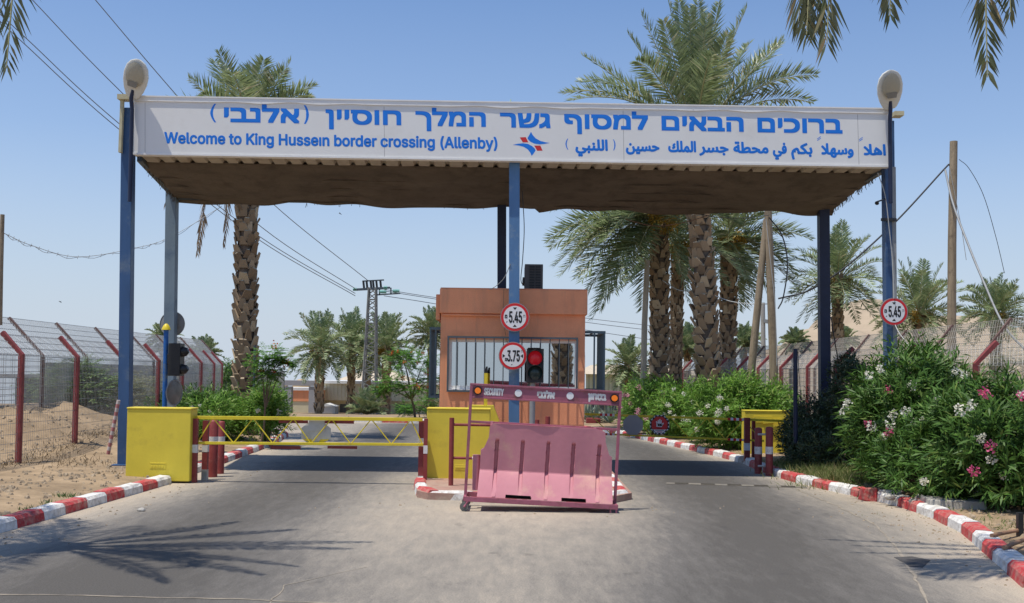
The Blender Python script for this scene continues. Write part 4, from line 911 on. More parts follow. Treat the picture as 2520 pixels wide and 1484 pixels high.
# ---------------------------------------------------------------- bollards and posts
def bollard(u, v0, v1, wpx, Y, label, band=None, square=False, foot=None, dome=True):
    """red post from v1 (ground) to v0 (top) with a white band at band = (v, v)"""
    a = P(u, v1, Y); b = P(u, v0, Y); rr = pm(wpx, Y) / 2
    base = gz(a.x, Y) if abs(a.x) > 5.6 else 0.0
    z0 = min(a.z, base) if a.z > base else a.z
    t = thing('bollard', label, 'bollard', (a.x, Y, z0), 'red bollards and posts at the gate')
    def piece(za, zb, m, g=0.0, cap=False):
        mb = MB()
        if square: mb.box(a.x - rr - g, a.x + rr + g, Y - rr - g, Y + rr + g, za, zb)
        elif cap: mb.tube([(a.x, Y, za), (a.x, Y, zb - rr * 0.4), (a.x, Y, zb - rr * 0.12), (a.x, Y, zb)], [rr, rr, rr * 0.8, rr * 0.3], 18)
        else: mb.tube([(a.x, Y, za), (a.x, Y, zb)], rr + g, 18)
        return mb.build('band' if m is M_paintw else 'shaft', m, t)
    piece(z0 - 0.05, b.z, M_red, 0, dome)
    if band: piece(P(u, band[1], Y).z, P(u, band[0], Y).z, M_paintw, 0.003)
    if foot: piece(z0 - 0.04, z0 + foot, M_galv, 0.002)
bollard(478.5, 1030, 1184, 11, 17.05, 'slim dark red post against the yellow cabinet at the dirt verge', (1094, 1114), True, dome=False)
bollard(504, 1035, 1174, 13, 17.5, 'square red post with bare metal foot under the left end of the lattice boom', (1095, 1112), True, 0.18, dome=False)
bollard(523, 1033, 1167, 23, 18.0, 'thick round red bollard with white band behind the lattice boom', (1074, 1092))
bollard(542, 1036, 1160, 18, 18.6, 'round red bollard half hidden behind the thick one', (1074, 1090))
bollard(1035, 1036, 1180, 12, 17.2, 'square red post with white band catching the end of the lattice boom', (1078, 1098), True, 0.15, dome=False)
bollard(1046, 1030, 1184, 9, 17.0, 'narrow red post pressed against the tall island cabinet', (1096, 1116), True, 0.1, dome=False)
bollard(1838, 1028, 1140, 13, 22.2, 'red square post with white band on the road side of the far cabinet', (1090, 1108), True, dome=False)
bollard(1866, 1052, 1160, 18, 20.0, 'dark red round bollard with white band, nearer the booth of the shaded pair', (1099, 1117))
bollard(1893, 1050, 1166, 18, 19.6, 'dark red round bollard with white band, nearer the oleanders of the shaded pair', (1099, 1117))
bollard(1854, 1030, 1138, 8, 22.5, 'thin dark red post between far cabinet and shaded bollards', None, True, dome=False)
for v, lb in ((1069, 'upper grey rod linking the shaded pair of bollards'), (1147, 'lower grey rod linking the shaded pair of bollards')):
    mb = MB(); mb.tube([P(1866, v, 19.8), P(1893, v, 19.62)], 0.022, 8); tag(mb.build('bollard_link', M_galv), lb, 'rod', 'rods between bollards')
YG = 16.2
gr_ = thing('guard_rail', 'red tube guard rail round the nose of the island', 'guard rail', tuple(P(1112, 1190, YG)))
for (u, vt, vb, Y, w) in ((1112, 1028, 1193, YG, 12), (1348, 1025, 1190, YG + 0.2, 12), (1322, 1033, 1185, YG + 1.1, 11)):
    mb = MB(); a, b = P(u, vb, Y), P(u, vt, Y); mb.tube([(b.x, Y, 0.05), (b.x, Y, b.z)], pm(w, Y) / 2, 16); mb.build('post', M_red, gr_, bevel=0.006)
for v in (1045, 1127):
    mb = MB(); a = P(1116, v, YG); b = P(1348, v + 3.5, YG + 0.2); mb.tube([a, b], 0.022, 10); mb.build('rail', M_red, gr_)
mb = MB(); a = P(1148, 1127.5, YG); mb.tube([P(1162, 1127.6, YG), P(1176, 1127.8, YG)], 0.0245, 10); a = P(1212, 1046, YG); mb.tube([P(1212, 1046.3, YG), P(1246, 1047, YG)], 0.0245, 10); mb.build('band', M_paintw, gr_)

# ================================================================ SECURITY BARRICADE
YQ = 14.15; KQ = FPX / YQ
sb = thing('security_barricade', 'maroon wheeled security barricade holding a faded pink plastic barrier', 'barricade', tuple(P(1325, 1250, YQ)))
AQ = 0.055; O0 = P(1145, 1222, YQ); RM = Matrix.Translation(O0) @ Matrix.Rotation(0.0418, 4, 'Y')
def q2(cx, cy):
    u = 1022.2 + 0.2516 * cx - 1145; v = 915.6 + 0.2516 * cy - 1222
    return ((u * math.cos(AQ) + v * math.sin(AQ)) / KQ, (u * math.sin(AQ) - v * math.cos(AQ)) / KQ)
def q3(cx, cy, y): a = q2(cx, cy); return Vector((a[0], y, a[1]))
WQ = q2(1945, 1280)[0]; HT = q2(530, 118)[1]
mb = MB()
xl0, xr0 = 0.0, q2(1975, 700)[0]
for x in (xl0, xr0):
    mb.box(x - 0.02, x + 0.02, -0.02, 0.02, -0.02, HT - 0.02)
mb.box(xl0 - 0.02, xr0 + 0.02, -0.022, 0.022, HT - 0.02, HT + 0.006)
hb = q2(540, 245)[1]; mb.box(xl0 + 0.02, xr0 - 0.02, -0.018, 0.018, hb - 0.02, hb + 0.004)
mz = q2(520, 485)[1]; mb.box(xl0 + 0.02, xr0 - 0.02, -0.018, 0.018, mz - 0.022, mz + 0.012)
for y in (-0.24, 0.36): mb.box(xl0 + 0.0, xr0 + 0.02, y - 0.02, y + 0.02, -0.035, 0.03)
for x in (xl0, xr0): mb.box(x - 0.02, x + 0.02, -0.22, 0.34, -0.03, 0.028)
for x in (xr0, xr0 - 0.08): mb.box(x - 0.012, x + 0.012, -0.25, -0.226, -0.15, 0.02)
fr = mb.xf(RM).build('frame', M_maroon, sb, bevel=0.003)
mb = MB(); mb.box(xl0 + 0.021, xr0 - 0.021, -0.004, 0.004, hb + 0.004, HT - 0.021)
fnq = lambda a, b, d: Vector((a, -0.0045 - d, b))
def ltr(body, box, bold, latin=False):
    (x0, z0), (x1, z1) = q2(box[0], box[3]), q2(box[2], box[1])
    letter(mb, body, x0, x1, 0, 0, lambda a, b, d: Vector((a, -0.0045 - d, z0 + z1 - b)), 1, bold=bold, latin=latin, vtop=z0, vbot=z1, rect=False)
ltr('SECURITY', (668, 170, 866, 233), 0.006, True); ltr('אלנבי'[::-1], (1185, 190, 1366, 262), 0.010); ltr('בטחון'[::-1], (1680, 222, 1868, 300), 0.010)
mb.xf(RM).build('header_board', [M_maroon, M_paintw], sb)
for cx, cy in ((1005, 213), (1510, 240)):
    mb = MB(); c = q3(cx, cy, 0); mb.disc(c, 0.05, -0.012, -0.004, 28); mb.xf(RM).build('reflector', M_signw, sb)
M_amber = emis('amber_lens', (0.80, 0.19, 0.015), 0.25)
for cx, cy in ((610, 188), (1942, 262)):
    c = q3(cx, cy, 0); mb = MB(); mb.disc(c, 0.06, -0.03, -0.004, 28); ob = mb.xf(RM).build('warning_lamp', M_black, sb, bevel=0.004)
    mb = MB(); mb.disc(c, 0.042, -0.046, -0.031, 28); mb.xf(RM).build('amber_lens', M_amber, ob, bevel=0.01)
# plastic barrier panel: outline per height, flared foot, grooves
outL = [(1190, 607), (1165, 610), (960, 628), (757, 640), (750, 668), (640, 718), (560, 726), (527, 730), (505, 768)]
outR = [(1250, 1905), (1240, 1906), (1035, 1912), (832, 1914), (822, 1890), (690, 1852), (600, 1850), (588, 1846), (552, 1740)]
def edge(tab, z):
    zs = []; xs = []
    for cy, cx in tab: a = q2(cx, cy); zs.append(a[1]); xs.append(a[0])
    o = np.argsort(zs); return float(np.interp(z, np.array(zs)[o], np.array(xs)[o]))
zlo, zhi = 0.035, q2(1200, 528)[1]; zfold = q2(630, 955)[1]
gxs = [q2(cx, 900)[0] for cx in (785, 1035, 1285, 1530, 1782)]
NXp, NZp = 220, 64; mb = MB(); vs = []; zs_ = np.linspace(zlo, zhi, NZp + 1)
def yfront(x, z):
    y = -0.02
    if z < zfold: y -= 0.22 * ((zfold - z) / (zfold - zlo)) ** 0.9
    else: y -= 0.045 * (z - zfold) / (zhi - zfold)
    for g in gxs:
        zt = q2(1000, 668)[1]; dx = abs(x - g - 0.012 * (z - 0.5))
        if dx < 0.026 and 0.05 < z < zt:
            dep = 0.055 if z > zfold else 0.055 * max(0.0, (z - 0.04) / (zfold - 0.04)) - 0.01
            y += dep * min(1, (0.026 - dx) / 0.006) * min(1, (zt - z) / 0.03)
    y += 0.006 * math.sin(x * 5.1 + z * 3) + 0.004 * math.sin(x * 11 + 2)
    return y
for z in zs_:
    a, b = edge(outL, z), edge(outR, z)
    for i in range(NXp + 1):
        x = a + (b - a) * i / NXp; vs.append(Vector((x, yfront(x, z), z)))
fs = [(j * (NXp + 1) + i, j * (NXp + 1) + i + 1, (j + 1) * (NXp + 1) + i + 1, (j + 1) * (NXp + 1) + i) for j in range(NZp) for i in range(NXp)]
# forklift slots: leave the bottom rows open there
slots = [(q2(878, 1190)[0], q2(1125, 1190)[0]), (q2(1415, 1190)[0], q2(1655, 1190)[0])]
def in_slot(f):
    c = sum((vs[i] for i in f), Vector()) / 4
    return any(s0 < c.x < s1 and c.z < 0.075 for s0, s1 in slots)
keep = [f for f in fs if not in_slot(f)]
mb.add(vs, keep, 0)
mb2v = []
for z in zs_:
    a, b = edge(outL, z), edge(outR, z); yb = 0.10 + (0.2 * ((zfold - z) / (zfold - zlo)) if z < zfold else 0)
    mb2v.append((Vector((a, yb, z)), Vector((b, yb, z))))
bv = [q for pr in mb2v for q in pr]; mb.add(bv, [(2 * j, 2 * j + 2, 2 * j + 3, 2 * j + 1) for j in range(NZp)])
for j in range(NZp):
    l0, l1, r0, r1 = vs[j * (NXp + 1)], vs[(j + 1) * (NXp + 1)], vs[j * (NXp + 1) + NXp], vs[(j + 1) * (NXp + 1) + NXp]
    mb.add([l0, l1, mb2v[j + 1][0], mb2v[j][0]], [(0, 1, 2, 3)]); mb.add([r0, r1, mb2v[j + 1][1], mb2v[j][1]], [(0, 3, 2, 1)])
mb.add([vs[NZp * (NXp + 1)], vs[-1], mb2v[-1][1], mb2v[-1][0]], [(0, 1, 2, 3)])
# interlock tube at the left, latches on top
a = q3(590, 1160, 0.1); b = q3(595, 818, 0.1); mb.tube([a, b], 0.055, 12)
for cx, cy in ((745, 540), (1748, 600)): c = q3(cx, cy, 0); mb.box(c.x - 0.018, c.x + 0.018, -0.05, -0.02, c.z - 0.07, c.z + 0.08)
mb.xf(RM); ob = mb.build('plastic_barrier', M_pink, sb); ob['label'] = 'sun faded pink plastic barrier with ribs'
for (s0, s1) in slots:
    mb = MB(); mb.box(s0 - 0.01, s1 + 0.01, -0.16, 0.1, 0.034, 0.036); mb.box(s0, s1, -0.02, -0.015, 0.036, 0.085); mb.xf(RM).build('slot_recess', M_dark, ob)
# castor
def castor(x, y):
    c = RM @ Vector((x, y, 0)); zc = 0.062
    mb = MB(); mb.tube([(c.x - 0.02, c.y, zc), (c.x + 0.02, c.y, zc)], 0.06, 20); mb.tube([(c.x - 0.024, c.y, zc), (c.x + 0.024, c.y, zc)], 0.03, 14)
    mb.xf(Matrix.Translation(Vector((c.x, c.y, 0))) @ Matrix.Rotation(R_(75), 4, 'Z') @ Matrix.Translation(Vector((-c.x, -c.y, 0))))
    w = mb.build('castor_wheel', mat('grey_rubber', (0.13, 0.13, 0.12), 0.8, 0.2, 8), sb)
    mb = MB(); tpz = c.z - 0.02
    mb.beam((c.x + 0.05, c.y, tpz), (c.x, c.y - 0.035, zc), 0.03, 0.02); mb.beam((c.x + 0.05, c.y, tpz), (c.x, c.y + 0.035, zc), 0.03, 0.02); mb.build('fork', M_maroon, w)
castor(0.0, -0.24); castor(0.0, 0.36)

# ================================================================ FENCES
def bent_post(mb, x, y, z0, zk, dx, dz, w=0.09):
    k = Vector((x, y, zk)); mb.box(x - w / 2, x + w / 2, y - w / 2, y + w / 2, z0 - 0.1, zk)
    e = Vector((x + dx, y, zk + dz)); n = Vector((dz, 0, -dx)).normalized() * w / 2 * (1 if dx > 0 else -1)
    Y0, Y1 = y - w / 2, y + w / 2
    s = 1 if dx > 0 else -1
    a, b = Vector((x - s * w / 2, 0, zk)), Vector((x + s * w / 2, 0, zk - 0.0)); c, d = Vector((e.x + n.x, 0, e.z + n.z)), Vector((e.x - n.x, 0, e.z - n.z))
    if (c - b).length > (d - b).length: c, d = d, c
    mb.hexa([(a.x, Y0, a.z), (b.x, Y0, b.z), (b.x, Y1, b.z), (a.x, Y1, a.z), (d.x, Y0, d.z), (c.x, Y0, c.z), (c.x, Y1, c.z), (d.x, Y1, d.z)])
def wire_panel(p0, p1, z0a, z0b, zk, dx, dz, vs_=0.07, hs_=0.17, rv=0.0022, rh=0.0036, diamond=True, gap=0):
    mb = MB(); L = math.hypot(p1[0] - p0[0], p1[1] - p0[1]); n = max(2, int(L / vs_))
    pt = lambda s, z: Vector((p0[0] + (p1[0] - p0[0]) * s, p0[1] + (p1[1] - p0[1]) * s, z))
    for i in range(n + 1): s = i / n; mb.wire(pt(s, z0a + (z0b - z0a) * s), pt(s, zk), rv)
    z = min(z0a, z0b) + 0.05; r = np.random.default_rng(int(abs(p0[1]) * 10)); k = 0
    while z < zk:
        w = r.uniform(-0.02, 0.02); mb.wire(pt(0, z + w), pt(1, z - w), rh); z += hs_; k += 1
    sl = math.hypot(dx, dz); up = lambda s, t: pt(s, zk) + Vector((dx * t, 0, dz * t))
    m = int(L / 0.10)
    if diamond:
        for i in range(-int(sl / 0.1), m + 1):
            for sg_ in (1, -1):
                s0 = i * 0.10 / L; s1 = s0 + sl / L * 1.0
                t0, t1 = 0.0, 1.0
                if s0 < 0: t0 = -s0 / (s1 - s0); s0c = 0
                else: s0c = s0
                if s1 > 1: t1 = (1 - s0) / (s1 - s0); s1c = 1
                else: s1c = s1
                if t1 <= t0: continue
                if sg_ == 1: mb.wire(up(s0c, t0), up(s1c, t1), rv * 0.9)
                else: mb.wire(up(1 - s0c, t0), up(1 - s1c, t1), rv * 0.9)
    for t in np.linspace(0.0, 1.0, max(4, int(sl / 0.16))): mb.wire(up(0, t), up(1, t), rh)
    return mb
# near left fence
fl = thing('wire_fence', 'wire mesh fence on red bent posts beside the dirt verge', 'fence', (-9, 18.7, 0), 'perimeter fences')
FLX = [(-9.35, 13.6), (-9.2, 16.2), (-9.02, 18.7), (-8.98, 21.0), (-9.0, 23.5), (-9.0, 25.9), (-9.1, 28.1), (-9.35, 30.6), (-9.7, 33.1), (-10.1, 35.4)]
for i, (x, y) in enumerate(FLX):
    mb = MB(); bent_post(mb, x, y, gz(x, y), 2.13, -0.37, 0.40); mb.build('post', M_fred, fl, bevel=0.005)
    if i: (xa, ya) = FLX[i - 1]; wire_panel((xa, ya), (x, y), gz(xa, ya), gz(x, y), 2.10, -0.37, 0.40, rv=0.003, rh=0.0045).build('mesh_panel', M_galv, fl)
# second fence behind with a higher sloping net
f2 = thing('wire_fence', 'taller grey mesh fence with sloping top behind the sand heap', 'fence', (-11.4, 24, 0), 'perimeter fences')
F2X = [(-11.4 - 0.0 * i, 14.5 + 2.55 * i) for i in range(11)]
for i, (x, y) in enumerate(F2X):
    mb = MB(); bent_post(mb, x, y, gz(x, y) - 0.3, 2.2, -0.85, 0.9, 0.075); mb.build('post', mat('dull_red_grey_post', (0.16, 0.10, 0.085), 0.7, 0.2), f2)
    if i: (xa, ya) = F2X[i - 1]; wire_panel((xa, ya), (x, y), gz(xa, ya) - 0.1, gz(x, y) - 0.1, 2.2, -0.85, 0.9, vs_=0.045, hs_=0.13, rv=0.0055, rh=0.008).build('mesh_panel', M_galv, f2)
# concrete panel wall beyond the far end of the left fence
cw = thing('concrete_wall', 'grey concrete panel wall behind the far end of the red post fence', 'wall', (-12.2, 36, 0))
for i in range(8):
    mb = MB(); y0 = 27.5 + i * 1.6; mb.box(-12.75 - 0.0, -12.6, y0, y0 + 1.585, -0.1, 2.05); mb.box(-12.6, -12.585, y0 + 0.7, y0 + 0.82, 0.9, 1.25); mb.build('wall_panel', M_concw, cw, bevel=0.01)
for i in range(4):
    mb = MB(); x0 = -12.6 + i * 0.9; mb.box(x0, x0 + 0.885, 40.3, 40.45, -0.1, 1.9); mb.build('wall_panel', M_concw, cw, bevel=0.01)
# right fence
f3 = thing('wire_fence', 'wire mesh fence on red bent posts behind the oleanders', 'fence', (7, 28, 0), 'perimeter fences')
F3X = [(9.0, 13.4), (8.4, 15.6), (8.0, 17.5), (7.4, 19.5), (6.9, 21.6), (7.0, 24.0), (7.03, 26.5), (7.04, 29.0), (7.0, 31.5), (6.85, 34.0), (6.66, 36.5), (6.58, 39.0), (6.47, 41.5)]
for i, (x, y) in enumerate(F3X):
    mb = MB(); bent_post(mb, x, y, 0.0, 2.17, 0.36, 0.37); mb.build('post', M_fred, f3, bevel=0.005)
    if i: (xa, ya) = F3X[i - 1]; wire_panel((xa, ya), (x, y), gz(xa, ya), gz(x, y), 2.13, 0.36, 0.37).build('mesh_panel', M_galv, f3)
f4 = thing('wire_fence', 'higher grey mesh fence with sloping top in front of the sand hill', 'fence', (9.0, 28, 0), 'perimeter fences')
F4X = [(8.95, 17.0 + 2.6 * i) if i < 8 else (8.95 - 0.25 * (i - 7), 17.0 + 2.6 * i) for i in range(12)]
for i, (x, y) in enumerate(F4X):
    mb = MB(); bent_post(mb, x, y, 0.0, 2.2, 0.7, 0.88, 0.07); mb.build('post', MATS['dull_red_grey_post'], f4)
    if i: (xa, ya) = F4X[i - 1]; wire_panel((xa, ya), (x, y), 0.05, 0.05, 2.2, 0.7, 0.88, vs_=0.05, hs_=0.13, rv=0.0045, rh=0.007).build('mesh_panel', mat('weathered_mesh', (0.30, 0.285, 0.25), 0.7, 0.2, 3), f4)

# leaning red and white tape rolled pole by the left post
mb = MB(); a, b = P(266, 1118, 18.2), P(292, 985, 18.2)
for k in range(14): mb.tube([a.lerp(b, k / 14), a.lerp(b, (k + 1) / 14)], 0.032, 8, k % 2)
tag(mb.build('marker_pole', [mat('faded_red_tape', (0.40, 0.16, 0.16), 0.7, 0.2), mat('faded_white_tape', (0.5, 0.44, 0.42), 0.7, 0.15)]), 'leaning pole wound with faded red and white tape beside the left blue post', 'pole')

# ================================================================ PALMS
def frond(fb, rb, C, T, sagk, lift, n, Lmax, wd, rg, vee=0.35, thick=0.02, fwd=0.62, hang=0.0, start=0.16, ct=None):
    """one pinnate leaf from C to T: curved rachis into rb, leaflets into fb"""
    C = np.array(C, float); T = np.array(T, float); D = T - C; Ln = np.linalg.norm(D)
    ctrl = C + D * 0.5 + np.array([0, 0, lift * Ln]) if ct is None else np.array(ct, float)
    s = np.linspace(0, 1, 15)[:, None]
    pts = (1 - s) ** 2 * C + 2 * s * (1 - s) * ctrl + s ** 2 * T
    pts[:, 2] -= sagk * Ln * (s[:, 0] ** 3)
    rb.tube([tuple(p) for p in pts[::2]], [thick * (1.0 - 0.85 * i / 7) for i in range(8)], 5, 0, caps=False)
    ss = np.linspace(start, 0.995, n) + rg.uniform(-0.004, 0.004, n)
    B = np.stack([np.interp(ss, s[:, 0], pts[:, i]) for i in range(3)], 1)
    tg = np.gradient(pts, axis=0); TG = unit(np.stack([np.interp(ss, s[:, 0], tg[:, i]) for i in range(3)], 1))
    up = np.array([0, 0, 1.0]); tw = rg.uniform(-0.5, 0.5)
    SD = np.cross(TG, up); bad = np.linalg.norm(SD, axis=1) < 0.15
    SD[bad] = np.cross(TG[bad], np.array([0.3, 1, 0])); SD = unit(SD); UP = np.cross(SD, TG)
    SD2 = SD * math.cos(tw) + UP * math.sin(tw); UP2 = UP * math.cos(tw) - SD * math.sin(tw)
    prof = np.clip(np.minimum(0.45 + 2.2 * (ss - start), 1.0), 0, 1) * (1 - 0.72 * np.clip((ss - 0.55) / 0.45, 0, 1) ** 1.5)
    for sg_ in (1, -1):
        f = fwd + 0.9 * np.clip(ss - 0.75, 0, 1) + rg.uniform(-0.12, 0.12, n)
        v = vee + rg.uniform(-0.3, 0.3, n)
        DD = unit(SD2 * sg_ * (1 - 0.25 * f)[:, None] + TG * f[:, None] + UP2 * v[:, None] + np.array([0, 0, -hang])[None, :] + rg.normal(0, 0.05, (n, 3)))
        WS = unit(np.cross(DD, UP2 + SD2 * sg_ * rg.uniform(-0.6, 0.6, n)[:, None]))
        fb.kites(B, DD, WS, Lmax * prof * rg.uniform(0.85, 1.12, n), wd * rg.uniform(0.8, 1.2, n), droop=rg.uniform(0.0, 0.16, n))
def palm_trunk(root, base, top, r0, r1, mid=None, seed=0, ring=0.17, nb=9, boots=True):
    rg = np.random.default_rng(seed); b, t = Vector(base), Vector(top); mb = MB(); N = 16; pts = []; rs = []
    md = b.lerp(t, 0.5) + Vector(mid or (0, 0, 0))
    for i in range(N + 1):
        s = i / N; pts.append((1 - s) ** 2 * b + 2 * s * (1 - s) * md + s * s * t); rs.append(r0 + (r1 - r0) * s)
    mb.tube(pts, [q * 0.86 for q in rs], 14, 0)
    H = sum((pts[i + 1] - pts[i]).length for i in range(N)); K = int(H / ring)
    if boots:
        for k in range(K):
            s = (k + 0.5) / K; f = s * N; i = min(int(f), N - 1); c = pts[i].lerp(pts[i + 1], f - i); tg = (pts[i + 1] - pts[i]).normalized(); rr = r0 + (r1 - r0) * s
            e1 = tg.cross(Vector((0, 1, 0))); e1 = e1.normalized() if e1.length > 0.1 else Vector((1, 0, 0)); e2 = tg.cross(e1)
            n = nb
            for j in range(n):
                g = 2 * math.pi * (j + 0.5 * (k % 2) + rg.uniform(-0.3, 0.3)) / n; sc_ = rg.uniform(0.72, 1.2); o = e1 * math.cos(g) + e2 * math.sin(g); w = tg.cross(o)
                wb = 2 * math.pi * rr / n * rg.uniform(0.50, 0.66); wt = wb * rg.uniform(0.28, 0.62); hh = ring * rg.uniform(1.0, 1.75); ou = rr * rg.uniform(0.14, 0.42)
                th = 0.018 + rr * 0.03; wb *= sc_; wt *= sc_; q0 = c + o * (rr * 0.80) + tg * (ring * rg.uniform(-0.45, 0.45)); jit = Vector(rg.uniform(-0.015, 0.015, 3)); tw = w * rg.uniform(-0.07, 0.07)
                q1 = q0 + o * (rr * 0.20 + ou) + tg * hh + jit + tw
                V = [q0 - w * wb, q0 + w * wb, q0 + w * wb + o * 0.05, q0 - w * wb + o * 0.05, q1 - w * wt - o * th, q1 + w * wt - o * th, q1 + w * wt + o * 0.01 + tg * rg.uniform(-0.05, 0.02), q1 - w * wt + o * 0.01 + tg * rg.uniform(-0.05, 0.02)]
                mb.add(V, [(3, 2, 6, 7), (0, 3, 7, 4), (2, 1, 5, 6), (0, 4, 5, 1)], 1); mb.add([V[4], V[5], V[6], V[7]], [(0, 1, 2, 3)], 2)
    return mb.build('trunk', [M_trunk, M_boot, M_bootcut], root)
def palm(label, base, top, r0, r1, R, nfr, seed, tips=(), azs=None, leafm=None, nl=46, wd=0.035, Lm=0.3, mid=None, el=(85, -45), fruit=0, dead=(), boots=True, ring=0.17, name='date_palm', lean=(0, 0), nb=9, group='date palms', hang=0.0, droop=0.35, trunk=True):
    """date palm; tips = list of measured frond tips, then nfr fronds spread round the crown"""
    rg = np.random.default_rng(seed); base = Vector(base); top = Vector(top)
    root = thing(name, label, 'palm', tuple(base), group)
    if trunk: palm_trunk(root, base - Vector((0, 0, 0.1)), top, r0, r1, mid, seed, ring, nb, boots)
    fb = FB(); rb = MB(); C = np.array(top)
    for T in tips:
        ls, ct, hg = 1.0, None, hang
        if isinstance(T, tuple) and len(T) == 2: T, o_ = T; ls = o_.get('ls', 1.0); ct = o_.get('ct'); hg = o_.get('hang', hang)
        T = np.array(T, float); frond(fb, rb, C, T, 0.0, 0.27 if T[2] < C[2] + R * 0.5 else 0.06, nl, R * Lm * 0.75 * ls, wd, rg, thick=0.012 + R * 0.006, hang=hg, ct=ct)
    for k in range(nfr):
        f = (k + 0.5) / nfr; e = R_(el[0] + (el[1] - el[0]) * f ** 0.9 + rg.uniform(-8, 8)); az = k * 2.39996 + rg.uniform(-0.25, 0.25)
        if azs: az = azs[0] + (azs[1] - azs[0]) * ((k * 0.618) % 1)
        Ln = R * rg.uniform(0.86, 1.06) * (0.82 + 0.18 * math.sin(math.pi * min(1, f + 0.25)))
        d = np.array([math.cos(e) * math.cos(az), math.cos(e) * math.sin(az), math.sin(e)]); T = C + d * Ln
        frond(fb, rb, C, T, droop * 0.45 * math.cos(e), 0.10 * math.cos(e), nl, R * Lm * 0.75, wd, rg, thick=0.012 + R * 0.006, hang=hang)
    ob = fb.build('crown', leafm or M_palm, root); rb.build('rachis', M_rachis, ob)
    if fruit:
        for k in range(fruit):
            fb2 = FB()
            az = rg.uniform(0, 6.28) if fruit > 3 else (-1.9 + 0.9 * k); c = C + np.array([math.cos(az) * 0.16 * R, math.sin(az) * 0.16 * R, -0.02 * R])
            n = 240; p = c + np.clip(rg.normal(0, 1, (n, 3)), -1.7, 1.7) * np.array([0.036, 0.036, 0.055]) * R; dd = unit(rg.normal(0, 1, (n, 3)) + np.array([0, 0, -1.2])); fb2.kites(p, dd, unit(np.cross(dd, rg.normal(0, 1, (n, 3)))), np.full(n, 0.06 * R), np.full(n, 0.012 * R))
            fb2.build('fruit_bunch', M_fruit, root)
    for (T, l_) in dead:
        fb3 = FB(); rb3 = MB(); frond(fb3, rb3, C + np.array([0, -0.25, -0.2]), T, 0.0, l_, 80, R * 0.24, wd, rg, thick=0.025, hang=1.6, ct=(T[0] + 0.25 * (C[0] - T[0]), T[1], C[2] + 0.1)); o3 = fb3.build('dead_frond', M_dead, root); rb3.build('rachis', M_dead, o3)
    return root
# hero palm left of the booth, behind the canopy
Yl = 28.5
palm('thick trunked date palm rising behind the canopy above the lattice boom, with dead hanging fronds', (P(606, 1065, Yl).x, Yl, 0.05), P(612, 330, Yl), 0.29, 0.25, pm(235, Yl), 10, 11,
     tips=[P(538, 126, Yl - 0.4), P(528, 150, Yl + 1.0), P(716, 150, Yl), P(700, 172, Yl - 0.7), P(466, 195, Yl - 0.3), P(762, 236, Yl - 0.5), P(650, 146, Yl - 1), P(618, 165, Yl + 0.6), P(500, 235, Yl - 1.2), P(745, 225, Yl + 1)],
     nl=58, wd=0.045, Lm=0.38, fruit=0, dead=[(P(486, 622, Yl - 0.5), 0.35), (P(551, 602, Yl - 0.9), 0.2), (P(405, 505, Yl + 1.5), 0.2)], ring=0.21, nb=7, mid=(-0.1, 0, 0), el=(45, -10))
# hero palm right
Yr = 31.0
D_ = lambda cx, cy, Y: P(1315.6 + 0.3593 * cx, 0.3593 * cy, Y)
palm('tallest date palm with the widest crown showing above the sign', (P(1750, 955, Yr).x, Yr, 0.05), P(1708, 345, Yr), 0.35, 0.28, pm(330, Yr), 16, 22,
     tips=[D_(920, 20, Yr), D_(985, 5, Yr - 0.8), D_(730, 95, Yr + 0.5), D_(640, 230, Yr - 0.5), D_(330, 380, Yr - 0.4), D_(190, 640, Yr - 0.8), D_(300, 560, Yr + 0.8), D_(240, 690, Yr - 1.4), D_(1120, 5, Yr - 0.6), D_(1265, 20, Yr + 0.3), D_(1455, 45, Yr - 0.3), D_(1470, 300, Yr + 1.0), D_(1700, 270, Yr - 0.8), D_(1690, 300, Yr + 0.6), D_(1930, 515, Yr - 0.4), D_(1900, 700, Yr + 0.4), D_(1060, 60, Yr - 1.6), D_(880, 140, Yr - 1.8), D_(1180, 110, Yr - 1.8), D_(700, 420, Yr - 1.8), D_(1330, 230, Yr - 1.8)],
     nl=84, wd=0.05, Lm=0.27, fruit=2, ring=0.21, nb=7, mid=(0.08, 0, 0), el=(40, -30))
D4 = lambda cx, cy, Y: P(1333 + 0.3593 * cx, 488.9 + 0.3593 * cy, Y)
Y2 = 34.0
palm('date palm with long drooping fronds reaching toward the booth roof', (P(1626, 940, Y2).x, Y2, 0.05), P(1622, 535, Y2), 0.285, 0.255, pm(290, Y2), 14, 33,
     tips=[D4(40, 290, Y2 - 0.4), D4(90, 460, Y2 - 0.2), D4(245, 540, Y2 - 1.0), D4(320, 630, Y2 + 0.4), D4(350, 820, Y2 - 0.6), D4(400, 760, Y2 + 0.9), D4(150, 330, Y2 - 1.2), D4(690, 760, Y2 + 1.0), D4(500, 640, Y2 - 1.6), D4(1000, 700, Y2 - 1.0), D4(420, 300, Y2 - 2), D4(600, 560, Y2 - 2.2), D4(60, 340, Y2 + 0.8), D4(200, 420, Y2 - 1.6), D4(280, 560, Y2 - 1.8), D4(130, 520, Y2 + 0.6), D4(420, 680, Y2 - 1.4)],
     nl=74, wd=0.05, Lm=0.33, fruit=2, ring=0.19, nb=7, el=(40, -25))
Y3 = 36.0
palm('slim dark trunked date palm standing just behind another trunk', (P(1661, 940, Y3).x, Y3, 0.05), P(1668, 610, Y3), 0.195, 0.18, pm(190, Y3), 22, 44, nl=50, wd=0.05, Lm=0.28, ring=0.16, nb=8, el=(70, -45), fruit=3)
Y4 = 37.0
